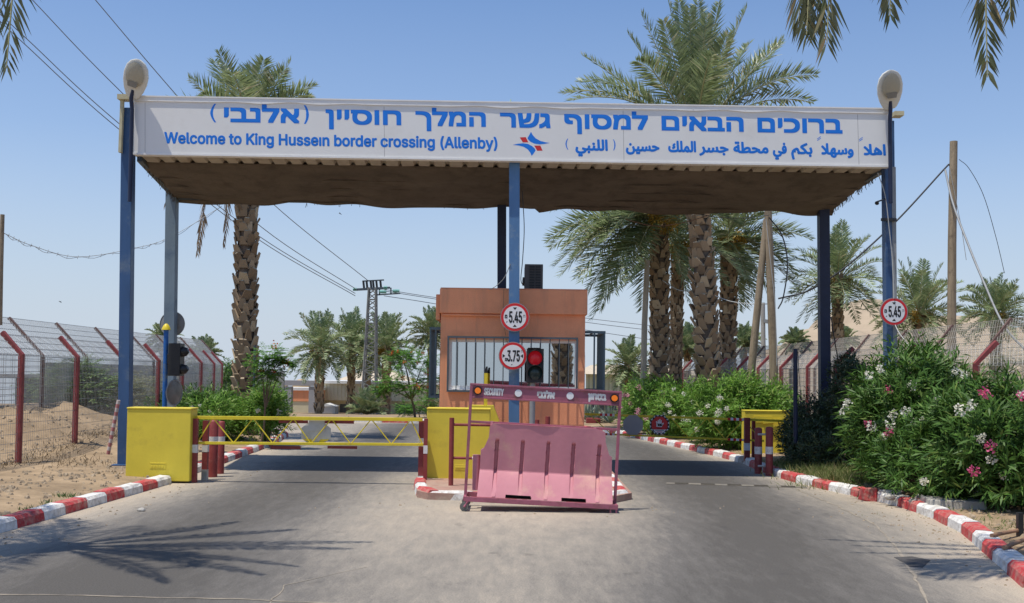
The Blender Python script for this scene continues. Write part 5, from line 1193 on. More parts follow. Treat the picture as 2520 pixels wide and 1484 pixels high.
palm('date palm whose drooping crown hangs over the wooden utility poles', (P(1788, 935, Y4).x, Y4, 0.05), P(1795, 590, Y4), 0.265, 0.25, pm(230, Y4), 26, 55,
     tips=[D4(1350, 760, Y4), D4(1460, 700, Y4 - 0.6), D4(1400, 740, Y4 + 0.8), D4(1690, 260, Y4), D4(1740, 520, Y4 - 0.4), D4(1640, 430, Y4 - 1.2), D4(1560, 620, Y4 + 0.4)],
     nl=66, wd=0.05, Lm=0.33, fruit=4, ring=0.19, nb=7, el=(80, -45))
# mid and far palms: label, u/v crown, Y, R px, base v, trunk width px
far = [('small date palm with full round crown nearest the gray portal', 788, 862, 66, 108, 1022, 20, 61, (85, -55)),
       ('date palm just left of the lattice pylon', 866, 852, 70, 98, 1010, 18, 62, (85, -50)),
       ('date palm right of the lattice pylon with yellow fruit', 952, 860, 68, 100, 1010, 22, 63, (85, -45)),
       ('thin date palm partly hidden behind the lattice pylon', 905, 872, 74, 80, 1005, 16, 64, (80, -60)),
       ('date palm peeking out from behind the booth above the scarlet tree', 1062, 825, 64, 78, 1015, 18, 65, (85, -45)),
       ('grey green date palm between canopy post and far right blue post', 2062, 690, 37, 150, 960, 26, 66, (88, -50)),
       ('upright bushy date palm behind the lone 5.45 sign', 2262, 775, 35, 145, 930, 30, 67, (86, -35)),
       ('bushy date palm against the sky beyond the leaning grey cable', 2452, 780, 37, 115, 930, 26, 68, (84, -35)),
       ('low drooping date palm beside the cream hall', 1546, 900, 44, 80, 985, 16, 69, (80, -60)),
       ('date palm half hidden between the twin thick trunks', 1692, 862, 46, 75, 960, 16, 70, (85, -40)),
       ('small upright date palm behind the slanting wooden strut', 1832, 850, 48, 62, 950, 14, 71, (86, -30)),
       ('short date palm against the sand hill behind the mesh fence', 1957, 850, 46, 50, 920, 14, 72, (86, -20)),
       ('short date palm at the foot of the sand hill, by the far right blue post', 2078, 846, 45, 48, 915, 12, 73, (86, -20)),
       ('dusty date palm behind the far end of the left fences', 500, 880, 44, 60, 960, 14, 74, (80, -50)),
       ('date palm tip above the fence behind the signal pole', 402, 838, 40, 55, 960, 14, 75, (80, -50))]
for (lb, u, v, Y, Rp, vb, tw, sd, el) in far:
    b = P(u - 3, vb, Y); palm(lb, (b.x, Y, gz(b.x, Y) - 0.05), P(u, v, Y), pm(tw, Y) / 2, pm(tw, Y) / 2 * 0.8, pm(Rp, Y) * 1.04, 42, sd, leafm=M_palmfar, nl=38, wd=0.0012 * Y, Lm=0.30, el=el, ring=0.0045 * Y, nb=7, fruit=4 if sd in (61, 63, 66, 67, 68) else 0, droop=0.5)
palm('young stemless palm in front of the cream hall', (P(903, 1030, 60).x, 60, -0.75), P(903, 1020, 60), 0.2, 0.2, pm(72, 60), 40, 81, leafm=M_palmfar, nl=34, wd=0.07, Lm=0.3, el=(85, 5), trunk=False, boots=False)
# palms just outside the frame, fronds hanging in and throwing shadows on the road
C1 = (-6.6, 9.5, 7.0)
def hangtip(u, v, Y, zc, ls=0.9): p = P(u, v, Y); return (p, dict(ct=(p.x + (0.25 if p.x < 0 else -0.1), p.y + 0.1, zc), hang=0.9, ls=ls))
thin = dict(ls=0.42)
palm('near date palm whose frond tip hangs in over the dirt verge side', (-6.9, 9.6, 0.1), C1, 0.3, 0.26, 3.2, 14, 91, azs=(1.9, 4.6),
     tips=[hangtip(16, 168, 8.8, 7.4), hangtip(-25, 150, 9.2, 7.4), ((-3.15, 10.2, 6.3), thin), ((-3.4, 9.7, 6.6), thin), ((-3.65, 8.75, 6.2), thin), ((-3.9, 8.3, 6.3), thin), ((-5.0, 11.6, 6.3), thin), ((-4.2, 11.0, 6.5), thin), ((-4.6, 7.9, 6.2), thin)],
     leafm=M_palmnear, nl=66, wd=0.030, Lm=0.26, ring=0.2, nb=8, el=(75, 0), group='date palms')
C2 = (5.7, 9.5, 6.9)
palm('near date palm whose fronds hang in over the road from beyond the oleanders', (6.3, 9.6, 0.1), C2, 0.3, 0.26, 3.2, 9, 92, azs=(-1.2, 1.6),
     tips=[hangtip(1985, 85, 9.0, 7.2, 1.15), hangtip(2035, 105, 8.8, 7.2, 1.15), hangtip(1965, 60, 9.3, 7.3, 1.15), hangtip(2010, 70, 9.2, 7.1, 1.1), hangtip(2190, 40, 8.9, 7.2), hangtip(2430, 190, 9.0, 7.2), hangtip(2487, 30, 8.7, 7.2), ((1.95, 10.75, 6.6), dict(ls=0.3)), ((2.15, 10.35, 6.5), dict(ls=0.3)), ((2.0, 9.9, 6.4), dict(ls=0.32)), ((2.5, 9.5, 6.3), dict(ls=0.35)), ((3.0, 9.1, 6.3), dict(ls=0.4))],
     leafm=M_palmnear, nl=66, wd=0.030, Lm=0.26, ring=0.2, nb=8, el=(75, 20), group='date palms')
palm('date palm mirrored in the booth window', (2.15, -5.2, 0.0), (2.2, -5.2, 8.5), 0.38, 0.34, 3.0, 20, 93, leafm=M_palmfar, nl=30, wd=0.05, Lm=0.3, ring=0.22, nb=8, el=(80, -40))

# ================================================================ SHRUBS AND TREES
def bush(label, c, rad, nsh, seed, leafm, L=0.13, w=0.022, flowers=(), name='oleander', cat='oleander', per=16, up=0.6, cut=None, shell=0.55, group='oleander bushes', fsize=0.065):
    """shrub of leafy shoots through an ellipsoid; flowers = [(material, part name, count)]"""
    rg = np.random.default_rng(seed); c = np.array(c, float); rad = np.array(rad, float)
    z0 = gz(c[0], c[1]); root = thing(name, label, cat, (c[0], c[1], z0), group)
    d = unit(rg.normal(0, 1, (nsh, 3))); rr = rg.uniform(0, 1, nsh) ** (1 / 3) * (1 - shell) + shell * rg.uniform(0.72, 1.0, nsh); rr = np.minimum(rr, 1.0)
    lump = 1 + 0.16 * np.sin(d[:, 0] * 4.1 + seed) + 0.14 * np.sin(d[:, 1] * 5.3 + d[:, 2] * 4.7 + seed * 2)
    P0 = c + d * rad * (rr * lump)[:, None]
    k = P0[:, 2] > z0 + 0.08; P0, d = P0[k], d[k]
    nsh = len(P0)
    sd = unit(d * np.array([1, 1, 0.5]) + np.array([0, 0, up]) + rg.normal(0, 0.28, (nsh, 3)))
    Ls = rg.uniform(0.22, 0.5, nsh) * (L / 0.13)
    fb = FB(); t = rg.uniform(0, 1, (nsh, per)) ** 0.8
    B = P0[:, None, :] + sd[:, None, :] * (t * Ls[:, None])[..., None]
    rv = rg.normal(0, 1, (nsh, per, 3)); rad_ = unit(rv - (rv * sd[:, None, :]).sum(-1, keepdims=True) * sd[:, None, :])
    DD = unit(sd[:, None, :] * rg.uniform(0.35, 1.1, (nsh, per, 1)) + rad_ + np.array([0, 0, 0.05]))
    WS = unit(np.cross(DD, sd[:, None, :] + 0.2 * rg.normal(0, 1, (nsh, per, 3))))
    q = nsh * per
    fb.kites(B.reshape(q, 3), DD.reshape(q, 3), WS.reshape(q, 3), L * rg.uniform(0.7, 1.25, q), w * rg.uniform(0.8, 1.25, q), droop=rg.uniform(0, 0.12, q), wide=0.5)
    ob = fb.build('foliage', leafm, root)
    mb = MB()
    for i in range(min(60, nsh)):
        p = Vector(P0[i]); b = Vector((c[0] + rg.normal(0, 0.12) * rad[0], c[1] + rg.normal(0, 0.12) * rad[1], z0 - 0.05)); mb.tube([b, b.lerp(p, 0.5) + Vector((0, 0, 0.15)), p], [0.022, 0.014, 0.006], 5, caps=False)
    mb.build('stem', M_stem, root)
    for (fm, pn, cnt, side) in flowers:
        fb = FB(); view = np.array([-c[0], -c[1], 1.2]); view = view / np.linalg.norm(view)
        sc = d @ view + rg.uniform(0, 0.9, nsh) + side * d[:, 0] * 0.6
        sc = np.where((P0[:, 2] - c[2]) / rad[2] < -0.75, -9, sc)
        ids = np.argsort(-sc)[:cnt * 3]; ids = rg.permutation(ids)[:cnt]
        for i in ids:
            cc = P0[i] + sd[i] * Ls[i] * 1.05 + d[i] * 0.10 + view * 0.06; n = 46; s3 = rg.uniform(0.75, 1.35)
            dd = unit(rg.normal(0, 1, (n, 3)) + view * 0.4); pp = cc + dd * (rg.uniform(0.3, 1.0, n) * fsize * 0.95 * s3)[:, None]; fb.kites(pp, unit(dd + rg.normal(0, 0.7, (n, 3))), unit(np.cross(dd, rg.normal(0, 1, (n, 3)))), np.full(n, fsize * 0.62), np.full(n, fsize * 0.55), wide=0.6)
        fb.build(pn, fm, root)
    return root
def bc(u, v, Y): return tuple(P(u, v, Y))
WF = lambda n, s=0: (M_fw, 'white_blossom', n, s)
PF = lambda n, s=0: (M_fp, 'pink_blossom', n, s)
LF = lambda n, s=0: (M_flp, 'pink_blossom', n, s)
bush('biggest oleander bush, white blossoms, under the lone 5.45 sign', bc(2250, 1056, 16.8), (0.74, 0.82, 0.92), 1300, 1, M_ole, L=0.19, w=0.028, flowers=[WF(24), PF(3, -1.5)], per=17)
bush('oleander bush with deep pink blossoms at the right edge of the road', bc(2462, 1142, 14.6), (0.86, 0.85, 0.80), 1400, 2, M_ole, L=0.19, w=0.028, flowers=[PF(5), WF(7)], per=17)
bush('low dark oleander filling the gap beneath two flowering bushes', bc(2300, 1180, 15.6), (0.9, 0.7, 0.55), 700, 3, M_ole, L=0.15, w=0.024, flowers=[WF(2)], per=16)
bush('oleander hedge clump with pale pink blossoms just past the barricade', bc(1622, 1028, 31.4), (0.88, 0.8, 0.98), 900, 4, M_ole2, L=0.17, w=0.032, flowers=[LF(12, -1), WF(4)], per=15, fsize=0.07)
bush('oleander clump with scattered cream blossoms behind the stop plate', bc(1690, 1038, 29.8), (0.66, 0.7, 0.84), 700, 5, M_ole2, L=0.17, w=0.032, flowers=[WF(10)], per=15, fsize=0.06)
bush('bright green oleander clump at the foot of the wooden poles', bc(1808, 1035, 25.4), (0.80, 0.6, 0.88), 1000, 6, M_ole2, L=0.16, w=0.03, flowers=[WF(11, -1)], per=15, fsize=0.06)
bush('bright oleander clump behind the far yellow cabinet', bc(1905, 1035, 25.1), (0.42, 0.5, 0.55), 500, 7, M_ole2, L=0.16, w=0.03, per=15)
bush('low oleander clump along the kerb between the two green ones', bc(1752, 1078, 27.8), (0.6, 0.5, 0.42), 500, 8, M_ole2, L=0.15, w=0.03, per=14)
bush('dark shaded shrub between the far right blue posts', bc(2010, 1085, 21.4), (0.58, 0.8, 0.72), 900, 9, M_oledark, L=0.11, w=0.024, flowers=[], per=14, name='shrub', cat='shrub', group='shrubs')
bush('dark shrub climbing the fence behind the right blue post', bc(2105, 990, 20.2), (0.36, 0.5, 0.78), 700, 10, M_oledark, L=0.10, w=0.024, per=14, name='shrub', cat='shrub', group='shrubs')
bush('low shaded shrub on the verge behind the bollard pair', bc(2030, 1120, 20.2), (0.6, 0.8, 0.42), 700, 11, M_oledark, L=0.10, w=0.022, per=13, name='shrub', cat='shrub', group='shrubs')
bush('cream flowered oleander behind the left yellow cabinet', bc(480, 1030, 26.5), (0.95, 0.8, 0.46), 700, 12, M_ole, L=0.16, w=0.028, flowers=[WF(10)], per=14, fsize=0.045)
bush('leafy oleander at the foot of the thick palm trunk, yellowing leaves', bc(538, 1045, 26.0), (0.55, 0.7, 0.46), 600, 13, M_ole2, L=0.16, w=0.028, flowers=[], per=14)
bush('rounded green oleander right of the thick palm trunk', bc(655, 1022, 25.6), (0.32, 0.36, 0.48), 600, 14, M_ole2, L=0.14, w=0.024, flowers=[WF(2)], per=14)
bush('oleander growing against the concrete wall at the far fence end', bc(553, 975, 37.0), (0.5, 0.5, 0.9), 300, 15, M_ole, L=0.16, w=0.03, per=14)
def ground_tuft(name, label, pts, n, Lr, m, seed, cat, wd=0.012, group=None):
    rg = np.random.default_rng(seed); fb = FB()
    c = np.array(pts); root = None
    for (x, y, rx, ry) in pts:
        k = n; px = x + rg.normal(0, rx, k); py = y + rg.normal(0, ry, k); z = gheight_at(px, py); B = np.stack([px, py, z - 0.02], 1)
        D = unit(rg.normal(0, 0.55, (k, 3)) * np.array([1, 1, 0.2]) + np.array([0, 0, 1])); fb.kites(B, D, unit(np.cross(D, rg.normal(0, 1, (k, 3)))), rg.uniform(*Lr, k), wd * rg.uniform(0.6, 1.4, k), droop=rg.uniform(0, 0.3, k), wide=0.35)
    return tag(fb.build(name, m), label, cat, group, 'stuff' if cat is None else None)
q = lambda u, v: tuple(G(u, v, 0.1))[:2]
ground_tuft('ground_cover', 'low green and straw coloured ground cover on the right verge', [(*q(2050, 1185), 0.35, 0.3), (*q(2085, 1165), 0.4, 0.4), (*q(2120, 1185), 0.3, 0.25), (*q(2000, 1165), 0.35, 0.4), (*q(1960, 1150), 0.3, 0.5)], 900, (0.10, 0.34), M_grassm, 3, None)
ground_tuft('grass', 'dry leaf litter and grass under the oleanders', [(*q(2250, 1250), 0.6, 0.25), (*q(2420, 1290), 0.6, 0.3), (*q(2330, 1235), 0.5, 0.3), (*q(1700, 1105), 0.9, 0.4), (*q(1780, 1118), 0.6, 0.4), (*q(640, 1085), 0.5, 0.8)], 300, (0.04, 0.16), M_grassm, 5, None)
for k, (u, v, n, lb) in enumerate(((100, 1255, 140, 'largest green weed tuft on the dirt verge'), (160, 1222, 60, 'thin weed tuft halfway to the left fence'), (200, 1226, 50, 'small straggling weed tuft nearest the yellow cabinet'), (125, 1240, 60, 'middle weed tuft on the dirt verge'))):
    x, y = q(u, v); ground_tuft('weed', lb, [(x, y, 0.09 if k else 0.13, 0.06)], n, (0.05, 0.14), M_weed, 30 + k, 'weed', 0.014, 'weeds on the dirt verge')
def feather_tree(label, base, crown_pts, seed, leafm, flowers=0, tr=0.06, nl=900, spread=0.6, dens=1.0, L=0.09, w=0.03, name='flowering_tree', cat='tree', group='small trees'):
    """light tree: forked trunk, limbs to each clump, clumps of feathery leaf sprays"""
    rg = np.random.default_rng(seed); base = Vector(base); root = thing(name, label, cat, tuple(base), group)
    cs = [Vector(p[0]) for p in crown_pts]; fork = base.lerp(sum(cs, Vector()) / len(cs), 0.45); mb = MB()
    mb.tube([base - Vector((0, 0, 0.1)), base.lerp(fork, 0.5) + Vector((0.04, 0, 0)), fork], [tr, tr * 0.85, tr * 0.7], 8)
    fb = FB(); ff = FB()
    for (p, rad) in crown_pts:
        p = Vector(p); mb.tube([fork, fork.lerp(p, 0.5) + Vector((0, 0, 0.12)), p], [tr * 0.55, tr * 0.35, tr * 0.15], 6)
        ns = int(nl / 16 / len(crown_pts) * 3 * dens)
        for _ in range(ns):
            d = rg.normal(0, 1, 3); d = d / np.linalg.norm(d); c = np.array(p) + d * rad * rg.uniform(0.3, 1.0) * np.array([1, 1, 0.55]); ax = unit((d * np.array([1, 1, 0.25]) + np.array([0, 0, -0.1]) + rg.normal(0, 0.3, 3))[None])[0]
            sd = np.cross(ax, [0, 0, 1]); sd = sd / (np.linalg.norm(sd) + 1e-6); m = 13; ln = 0.42 * rad + 0.16
            for sg_ in (1, -1):
                B = c + ax * (np.linspace(0.05, 1, m) * ln)[:, None]; D = unit(sd * sg_ + ax * 0.4 + np.array([0, 0, -0.15]) + rg.normal(0, 0.12, (m, 3))); fb.kites(B, D, unit(np.cross(D, np.array([0, 0, 1.0]) + rg.normal(0, 0.3, (m, 3)))), np.full(m, L) * rg.uniform(0.7, 1.2, m), np.full(m, w), wide=0.5)
    for _ in range(flowers):
        p, rad = crown_pts[rg.integers(len(crown_pts))]; d = rg.normal(0, 1, 3); d[1] = -abs(d[1]); d[2] = abs(d[2]) * 0.7; d = d / np.linalg.norm(d); c = np.array(p) + d * rad * 1.05 * np.array([1, 1, 0.6]); n = 22
        pp = c + rg.normal(0, 0.035, (n, 3)); dd = unit(rg.normal(0, 1, (n, 3))); ff.kites(pp, dd, unit(np.cross(dd, rg.normal(0, 1, (n, 3)))), np.full(n, 0.055), np.full(n, 0.04), wide=0.6)
    ob = fb.build('crown', leafm, root); mb.build('trunk', M_stem, root)
    if flowers: ff.build('scarlet_blossom', M_fr, root)
    return root
feather_tree('scarlet flowering poinciana beside the booth', (P(1022, 1030, 43).x, 43, -0.05), [(P(1000, 905, 43), 0.8), (P(965, 940, 42.6), 0.5), (P(1045, 885, 43), 0.65), (P(1020, 955, 42.5), 0.6), (P(1055, 935, 43), 0.55), (P(990, 872, 43.2), 0.45), (P(940, 960, 43), 0.3)], 5, M_poin, 18, nl=2600, L=0.11, w=0.034, dens=1.15)
feather_tree('thin poinciana with few red blossoms right of the thick palm', (P(640, 1040, 24.6).x, 24.6, 0.05), [(P(664, 866, 24.6), 0.28), (P(640, 890, 24.6), 0.24), (P(684, 880, 24.6), 0.2), (P(648, 925, 24.6), 0.25), (P(668, 915, 24.6), 0.2), (P(706, 893, 24.6), 0.1)], 6, M_poin, 5, nl=1700, tr=0.03, L=0.08, w=0.024, dens=0.95)
feather_tree('low bright green poinciana below the lattice pylon', (P(1030, 1030, 45).x, 45, -0.15), [(P(1035, 1000, 45), 0.55), (P(1060, 985, 45.3), 0.45), (P(1000, 1005, 45), 0.4)], 7, M_poin, 0, nl=1200, tr=0.03)
feather_tree('yellow green mimosa bush behind the left fences', (P(200, 1035, 27).x, 27, 0.1), [(P(170, 930, 27), 0.75), (P(215, 965, 26.7), 0.65), (P(130, 960, 27.2), 0.6), (P(245, 935, 27), 0.5), (P(195, 905, 27), 0.5)], 8, M_mim, 0, nl=3600, tr=0.04, name='mimosa_bush', cat='bush')
feather_tree('grey green twiggy shrub between the fences near the tape wound pole', (P(285, 1045, 28).x, 28, 0.1), [(P(275, 940, 28), 0.6), (P(300, 985, 27.8), 0.6), (P(255, 985, 28), 0.5), (P(320, 950, 28.2), 0.4), (P(360, 940, 30), 0.6), (P(380, 980, 30), 0.55)], 9, M_dryleaf, 0, nl=2600, tr=0.03, L=0.13, w=0.015, name='twiggy_shrub', cat='shrub')
feather_tree('bright low tree behind the thick palm trunk', (P(566, 985, 42).x, 42, 0.1), [(P(562, 915, 42), 0.5), (P(580, 905, 42), 0.4)], 10, M_poin, 0, nl=700, tr=0.03)
feather_tree('sparse dry shrub against the right fence below the bent post', (9.4, 19.0, 0.1), [(P(2470, 920, 19), 0.5), (P(2440, 900, 19), 0.35), (P(2500, 890, 19), 0.4)], 12, M_dryleaf, 0, nl=700, tr=0.015, L=0.12, w=0.012, name='twiggy_shrub', cat='shrub')
# agaves by the far kerb
for k, (u, v, Y, lb) in enumerate(((1462, 1040, 38.6, 'spiky grey agave nearest the booth'), (1500, 1038, 38.0, 'spiky grey agave nearest the pink oleanders'), (1446, 1040, 39.4, 'spiky grey agave half hidden by the booth corner'))):
    c = P(u, v, Y); rg = np.random.default_rng(50 + k); n = 60; root = thing('agave', lb, 'agave', (c.x, Y, 0.1), 'agaves')
    e = rg.uniform(0.1, 1.45, n); az = rg.uniform(0, 6.28, n); D = np.stack([np.cos(e) * np.cos(az), np.cos(e) * np.sin(az), np.sin(e)], 1); fb = FB(); fb.kites(np.tile([c.x, Y, 0.15], (n, 1)), D, unit(np.cross(D, [0.1, 0.2, 1])), rg.uniform(0.55, 0.85, n), np.full(n, 0.09)); fb.build('leaf_rosette', M_agave, root)

# ================================================================ POLES, WIRES, PYLON
def woodpole(label, pts, r0, r1, m=M_wood, name='utility_pole', cat='pole', group='wooden poles'):
    mb = MB(); k = len(pts); mb.tube(pts, [r0 + (r1 - r0) * i / (k - 1) for i in range(k)], 12); return tag(mb.build(name, m), label, cat, group)
Yp = 26.0
woodpole('tall weathered wooden pole standing alone against the sky behind the oleanders', [P(2341, 960, Yp), P(2343, 600, Yp), P(2347, 348, Yp)], 0.115, 0.095)
woodpole('upright wooden pole of the leaning pair behind the far yellow cabinet', [P(1909, 1060, 25.8), P(1902, 850, 25.8), P(1890, 520, 25.8)], 0.115, 0.095)
woodpole('slanting wooden strut leaning against the upright pole', [P(1842, 985, 26.0), P(1862, 780, 25.9), P(1886, 540, 25.85)], 0.105, 0.08)
woodpole('slim bleached wooden pole left of the thick palm trunks', [P(1581, 1070, 33), P(1586, 800, 33), P(1593, 640, 33)], 0.105, 0.085, M_wood2)
woodpole('dark wooden pole cut by the left edge of the photo', [P(-1, 800, 22), P(2, 660, 22), P(6, 528, 22)], 0.055, 0.045)
mb = MB(); mb.tube([P(1958, 1090, 19.9), P(1957, 858, 19.9)], 0.042, 10); tag(mb.build('steel_post', M_navy), 'thin black steel post in front of the shaded shrubs', 'post')
mb = MB(); mb.tube([P(623, 1040, 28.0), P(627, 850, 28.0)], 0.03, 8); tag(mb.build('steel_post', M_grille), 'thin dark steel post beside the thick palm trunk', 'post')
t = thing('street_lamp', 'small floodlight on a thin pole beyond the mesh fence', 'street lamp', tuple(P(1879, 950, 45)))
mb = MB(); mb.tube([P(1880, 950, 45), P(1877, 745, 45)], 0.1, 8); mb.build('pole', M_conc, t)
mb = MB(); c = P(1888, 790, 45); mb.beam(c + Vector((-0.15, 0, 0)), c + Vector((0.18, -0.1, -0.06)), 0.3, 0.16); mb.build('lamp_head', M_grey, t)
def spline(pts, n=10):
    p = [pts[0] * 2 - pts[1]] + pts + [pts[-1] * 2 - pts[-2]]; out = []
    for i in range(1, len(p) - 2):
        for k in range(n):
            s = k / n; out.append(0.5 * ((2 * p[i]) + (-p[i - 1] + p[i + 1]) * s + (2 * p[i - 1] - 5 * p[i] + 4 * p[i + 1] - p[i + 2]) * s * s + (-p[i - 1] + 3 * p[i] - 3 * p[i + 1] + p[i + 2]) * s ** 3))
    out.append(pts[-1]); return out
def cable(label, pts, r, m=M_line, name='power_line', cat='cable', group=None, taper=None):
    pp = spline([P(*q_) for q_ in pts]); rs = r if taper is None else [r + (taper - r) * i / (len(pp) - 1) for i in range(len(pp))]
    mb = MB(); mb.tube(pp, rs, 5, caps=False); return tag(mb.build(name, m), label, cat, group)
YPy = 63.0
gl_ = 'overhead lines to the pylon'
cable('highest overhead line, passing just right of the left street lamp', [(905, 690, YPy), (670, 500, 46), (435, 235, 33), (235, 0, 25), (120, -135, 21)], 0.022, group=gl_, taper=0.008)
cable('overhead line meeting the canopy corner at the left street lamp', [(880, 714, YPy), (645, 560, 46), (300, 228, 33), (80, 0, 25), (-60, -150, 21)], 0.022, group=gl_, taper=0.008)
cable('upper of two close overhead lines running past the corner frond', [(874, 722, YPy), (640, 583, 46), (300, 310, 33), (62, 92, 25), (-80, -40, 22)], 0.022, group=gl_, taper=0.008)
cable('lowest overhead line at the upper left of the canopy', [(874, 728, YPy), (640, 592, 46), (300, 324, 33), (60, 108, 25), (-80, -25, 22)], 0.022, group=gl_, taper=0.008)
for k, (v0, v1, v2, lb) in enumerate(((712, 783, 814, 'top wire running from the pylon to behind the booth'), (716, 793, 826, 'middle wire running from the pylon to behind the booth'), (728, 812, 852, 'bottom wire running from the pylon to behind the booth'))):
    cable(lb, [(945, v0, YPy), (1085, v0 + 22, 66), (1441, v1, 74), (1719, v2, 82), (1860, v2 + 18, 86)], 0.02, group='wires from the pylon toward the palms')
mb = MB(); pp = spline([P(*q_) for q_ in ((6, 572, 22), (75, 603, 23), (190, 632, 24), (330, 611, 25.5), (420, 583, 26.5), (545, 508, 28))]); mb.tube(pp, 0.007, 5, caps=False)
mb.tube([p + Vector((0, 0, -0.03 + 0.03 * math.sin(i * 1.3))) for i, p in enumerate(pp)], 0.006, 5, caps=False)
for i, p in enumerate(pp[2:40:2]): mb.wire(p + Vector((0, 0, -0.05)), p + Vector((0.03, 0, 0.03)), 0.006)
tag(mb.build('barbed_wire', M_galv), 'sagging twisted barbed wire from the left pole to the palm', 'wire')
gw = 'cables at the lone wooden pole'
cable('thick black cable slanting from the lone wooden pole down to the left', [(2336, 405, 26), (2322, 418, 26), (2205, 545, 25.5), (2080, 658, 25), (1990, 715, 25.5), (1915, 735, 25.7)], 0.022, M_cable, 'cable', 'cable', gw)
cable('thin wire from the lone wooden pole curving down to the right', [(2360, 392, 26), (2385, 415, 26), (2420, 480, 26.5), (2450, 580, 27), (2472, 672, 28)], 0.008, M_cable, 'cable', 'cable', gw)
cable('heavy grey cable sweeping down right to the fence', [(2326, 418, 26), (2345, 500, 25), (2382, 600, 24), (2420, 692, 23), (2470, 800, 22), (2530, 868, 21)], 0.026, M_grey, 'cable', 'cable', gw)
cable('thin white cord hanging down along the lone wooden pole', [(2336, 410, 25.9), (2350, 480, 25.9), (2366, 560, 25.9), (2378, 640, 25.9)], 0.008, M_cablew, 'cable', 'cable', gw)
cable('black cable bowed away from the upright wooden pole', [(1893, 535, 25.5), (1925, 580, 25.5), (1938, 650, 25.5), (1928, 730, 25.6), (1915, 760, 25.65)], 0.018, M_cable, 'cable', 'cable')
cable('pale cable running down the upright wooden pole', [(1885, 540, 25.6), (1896, 640, 25.6), (1908, 760, 25.6), (1912, 900, 25.6)], 0.009, M_cablew, 'cable', 'cable')
cable('pale twisted cord strung between the palm trunks', [(1630, 690, 33.6), (1665, 712, 32.5), (1695, 716, 31.5), (1718, 705, 30.6)], 0.013, M_cablew, 'cable', 'cable')
cable('white cable sagging from palm trunk to slanting strut', [(1760, 728, 30.6), (1800, 742, 29), (1850, 748, 27), (1890, 748, 25.9)], 0.012, M_cablew, 'cable', 'cable')
cable('red brown wire sagging under the canopy edge', [(1540, 540, 21.7), (1610, 556, 21.7), (1680, 548, 21.7), (1745, 530, 21.7)], 0.009, M_rust, 'cable', 'cable')
cable('black cable sagging under the canopy edge to the wooden pole', [(1700, 522, 21.7), (1770, 535, 22), (1840, 536, 22.6), (1890, 530, 25.7)], 0.009, M_cable, 'cable', 'cable')
cable('black cable hanging beside the centre post above the air conditioner', [(1285, 470, 18.9), (1290, 560, 18.9), (1286, 640, 19.0), (1282, 690, 19.3), (1292, 705, 19.6)], 0.008, M_cable, 'cable', 'cable')
cable('thin wire running down the booth front beside the round signs', [(1240, 712, 18.86), (1238, 770, 18.9), (1240, 800, 18.97), (1250, 850, 18.85), (1262, 905, 18.5)], 0.004, M_rust, 'cable', 'cable')
cable('grey cable drooping from centre post to booth roof', [(1256, 650, 18.55), (1240, 685, 18.6), (1215, 708, 18.8), (1200, 712, 19.0)], 0.007, M_grey, 'cable', 'cable')
cable('pale cord hanging down the right canopy post', [(2160, 425, 18.5), (2178, 480, 18.5), (2188, 560, 18.5), (2196, 640, 18.5), (2200, 735, 18.45)], 0.009, M_cablew, 'cable', 'cable')
cable('pale cord trailing from the lone 5.45 sign into the oleander', [(2203, 800, 18.45), (2212, 818, 18.3), (2228, 840, 18.1), (2245, 862, 17.8)], 0.009, M_cablew, 'cable', 'cable')
cable('black cable trailing beside the far right navy post', [(2045, 780, 21.3), (2056, 850, 21.3), (2066, 900, 21.4)], 0.012, M_cable, 'cable', 'cable')
cable('thin cable beside the thin black steel post', [(1963, 865, 19.85), (1968, 940, 19.85), (1972, 1010, 19.85)], 0.007, M_cable, 'cable', 'cable')
# pylon
py = thing('lattice_pylon', 'grey lattice steel pylon with glass insulators above the far palms', 'pylon', (P(910, 1015, YPy).x, YPy, -0.8))
bw, tw = pm(36, YPy) / 2, pm(17, YPy) / 2; cb_ = P(908, 1018, YPy); ct = P(917, 708, YPy); cb_.z = -0.9; mb = MB()
cor = lambda s, sx, sy: Vector((cb_.x + (ct.x - cb_.x) * s + sx * (bw + (tw - bw) * s), YPy + sy * (bw + (tw - bw) * s), cb_.z + (ct.z - cb_.z) * s))
for sx in (-1, 1):
    for sy in (-1, 1): mb.beam(cor(0, sx, sy), cor(1, sx, sy), 0.09, 0.09)
n = 22
for i in range(n):
    s0, s1 = i / n, (i + 1) / n
    for (a, b) in (((-1, -1), (1, -1)), ((1, -1), (1, 1)), ((1, 1), (-1, 1)), ((-1, 1), (-1, -1))):
        if i % 2: a, b = b, a
        mb.beam(cor(s0, *a), cor(s1, *b), 0.055, 0.055)
        if i % 4 == 0: mb.beam(cor(s0, *a), cor(s0, *b), 0.05, 0.05)
mb.build('lattice', M_pylon, py)
mb = MB(); mb.beam(P(872, 713, YPy), P(948, 709, YPy), 0.14, 0.14); mb.beam(P(896, 711, YPy), P(960, 708, YPy), 0.12, 0.12); mb.beam(P(922, 726, YPy), P(985, 722, YPy), 0.08, 0.08)
mb.beam(P(934, 712, YPy), P(934, 726, YPy), 0.08, 0.08, up=(0, 1, 0)); mb.beam(P(962, 708, YPy), P(962, 724, YPy), 0.08, 0.08, up=(0, 1, 0)); mb.beam(P(892, 692, YPy), P(945, 689, YPy), 0.08, 0.08); mb.build('crossarm', M_grille, py)
for (u, v, du) in ((876, 712, -4), (936, 718, 10), (968, 716, 10), (946, 708, 4)):
    mb = MB()
    for k in range(5): a = P(u + du * k / 3, v, YPy - 0.3); mb.tube([a - Vector((0.04, 0, 0)), a + Vector((0.04, 0, 0))], 0.10, 10)
    mb.build('insulator', M_ins, py)
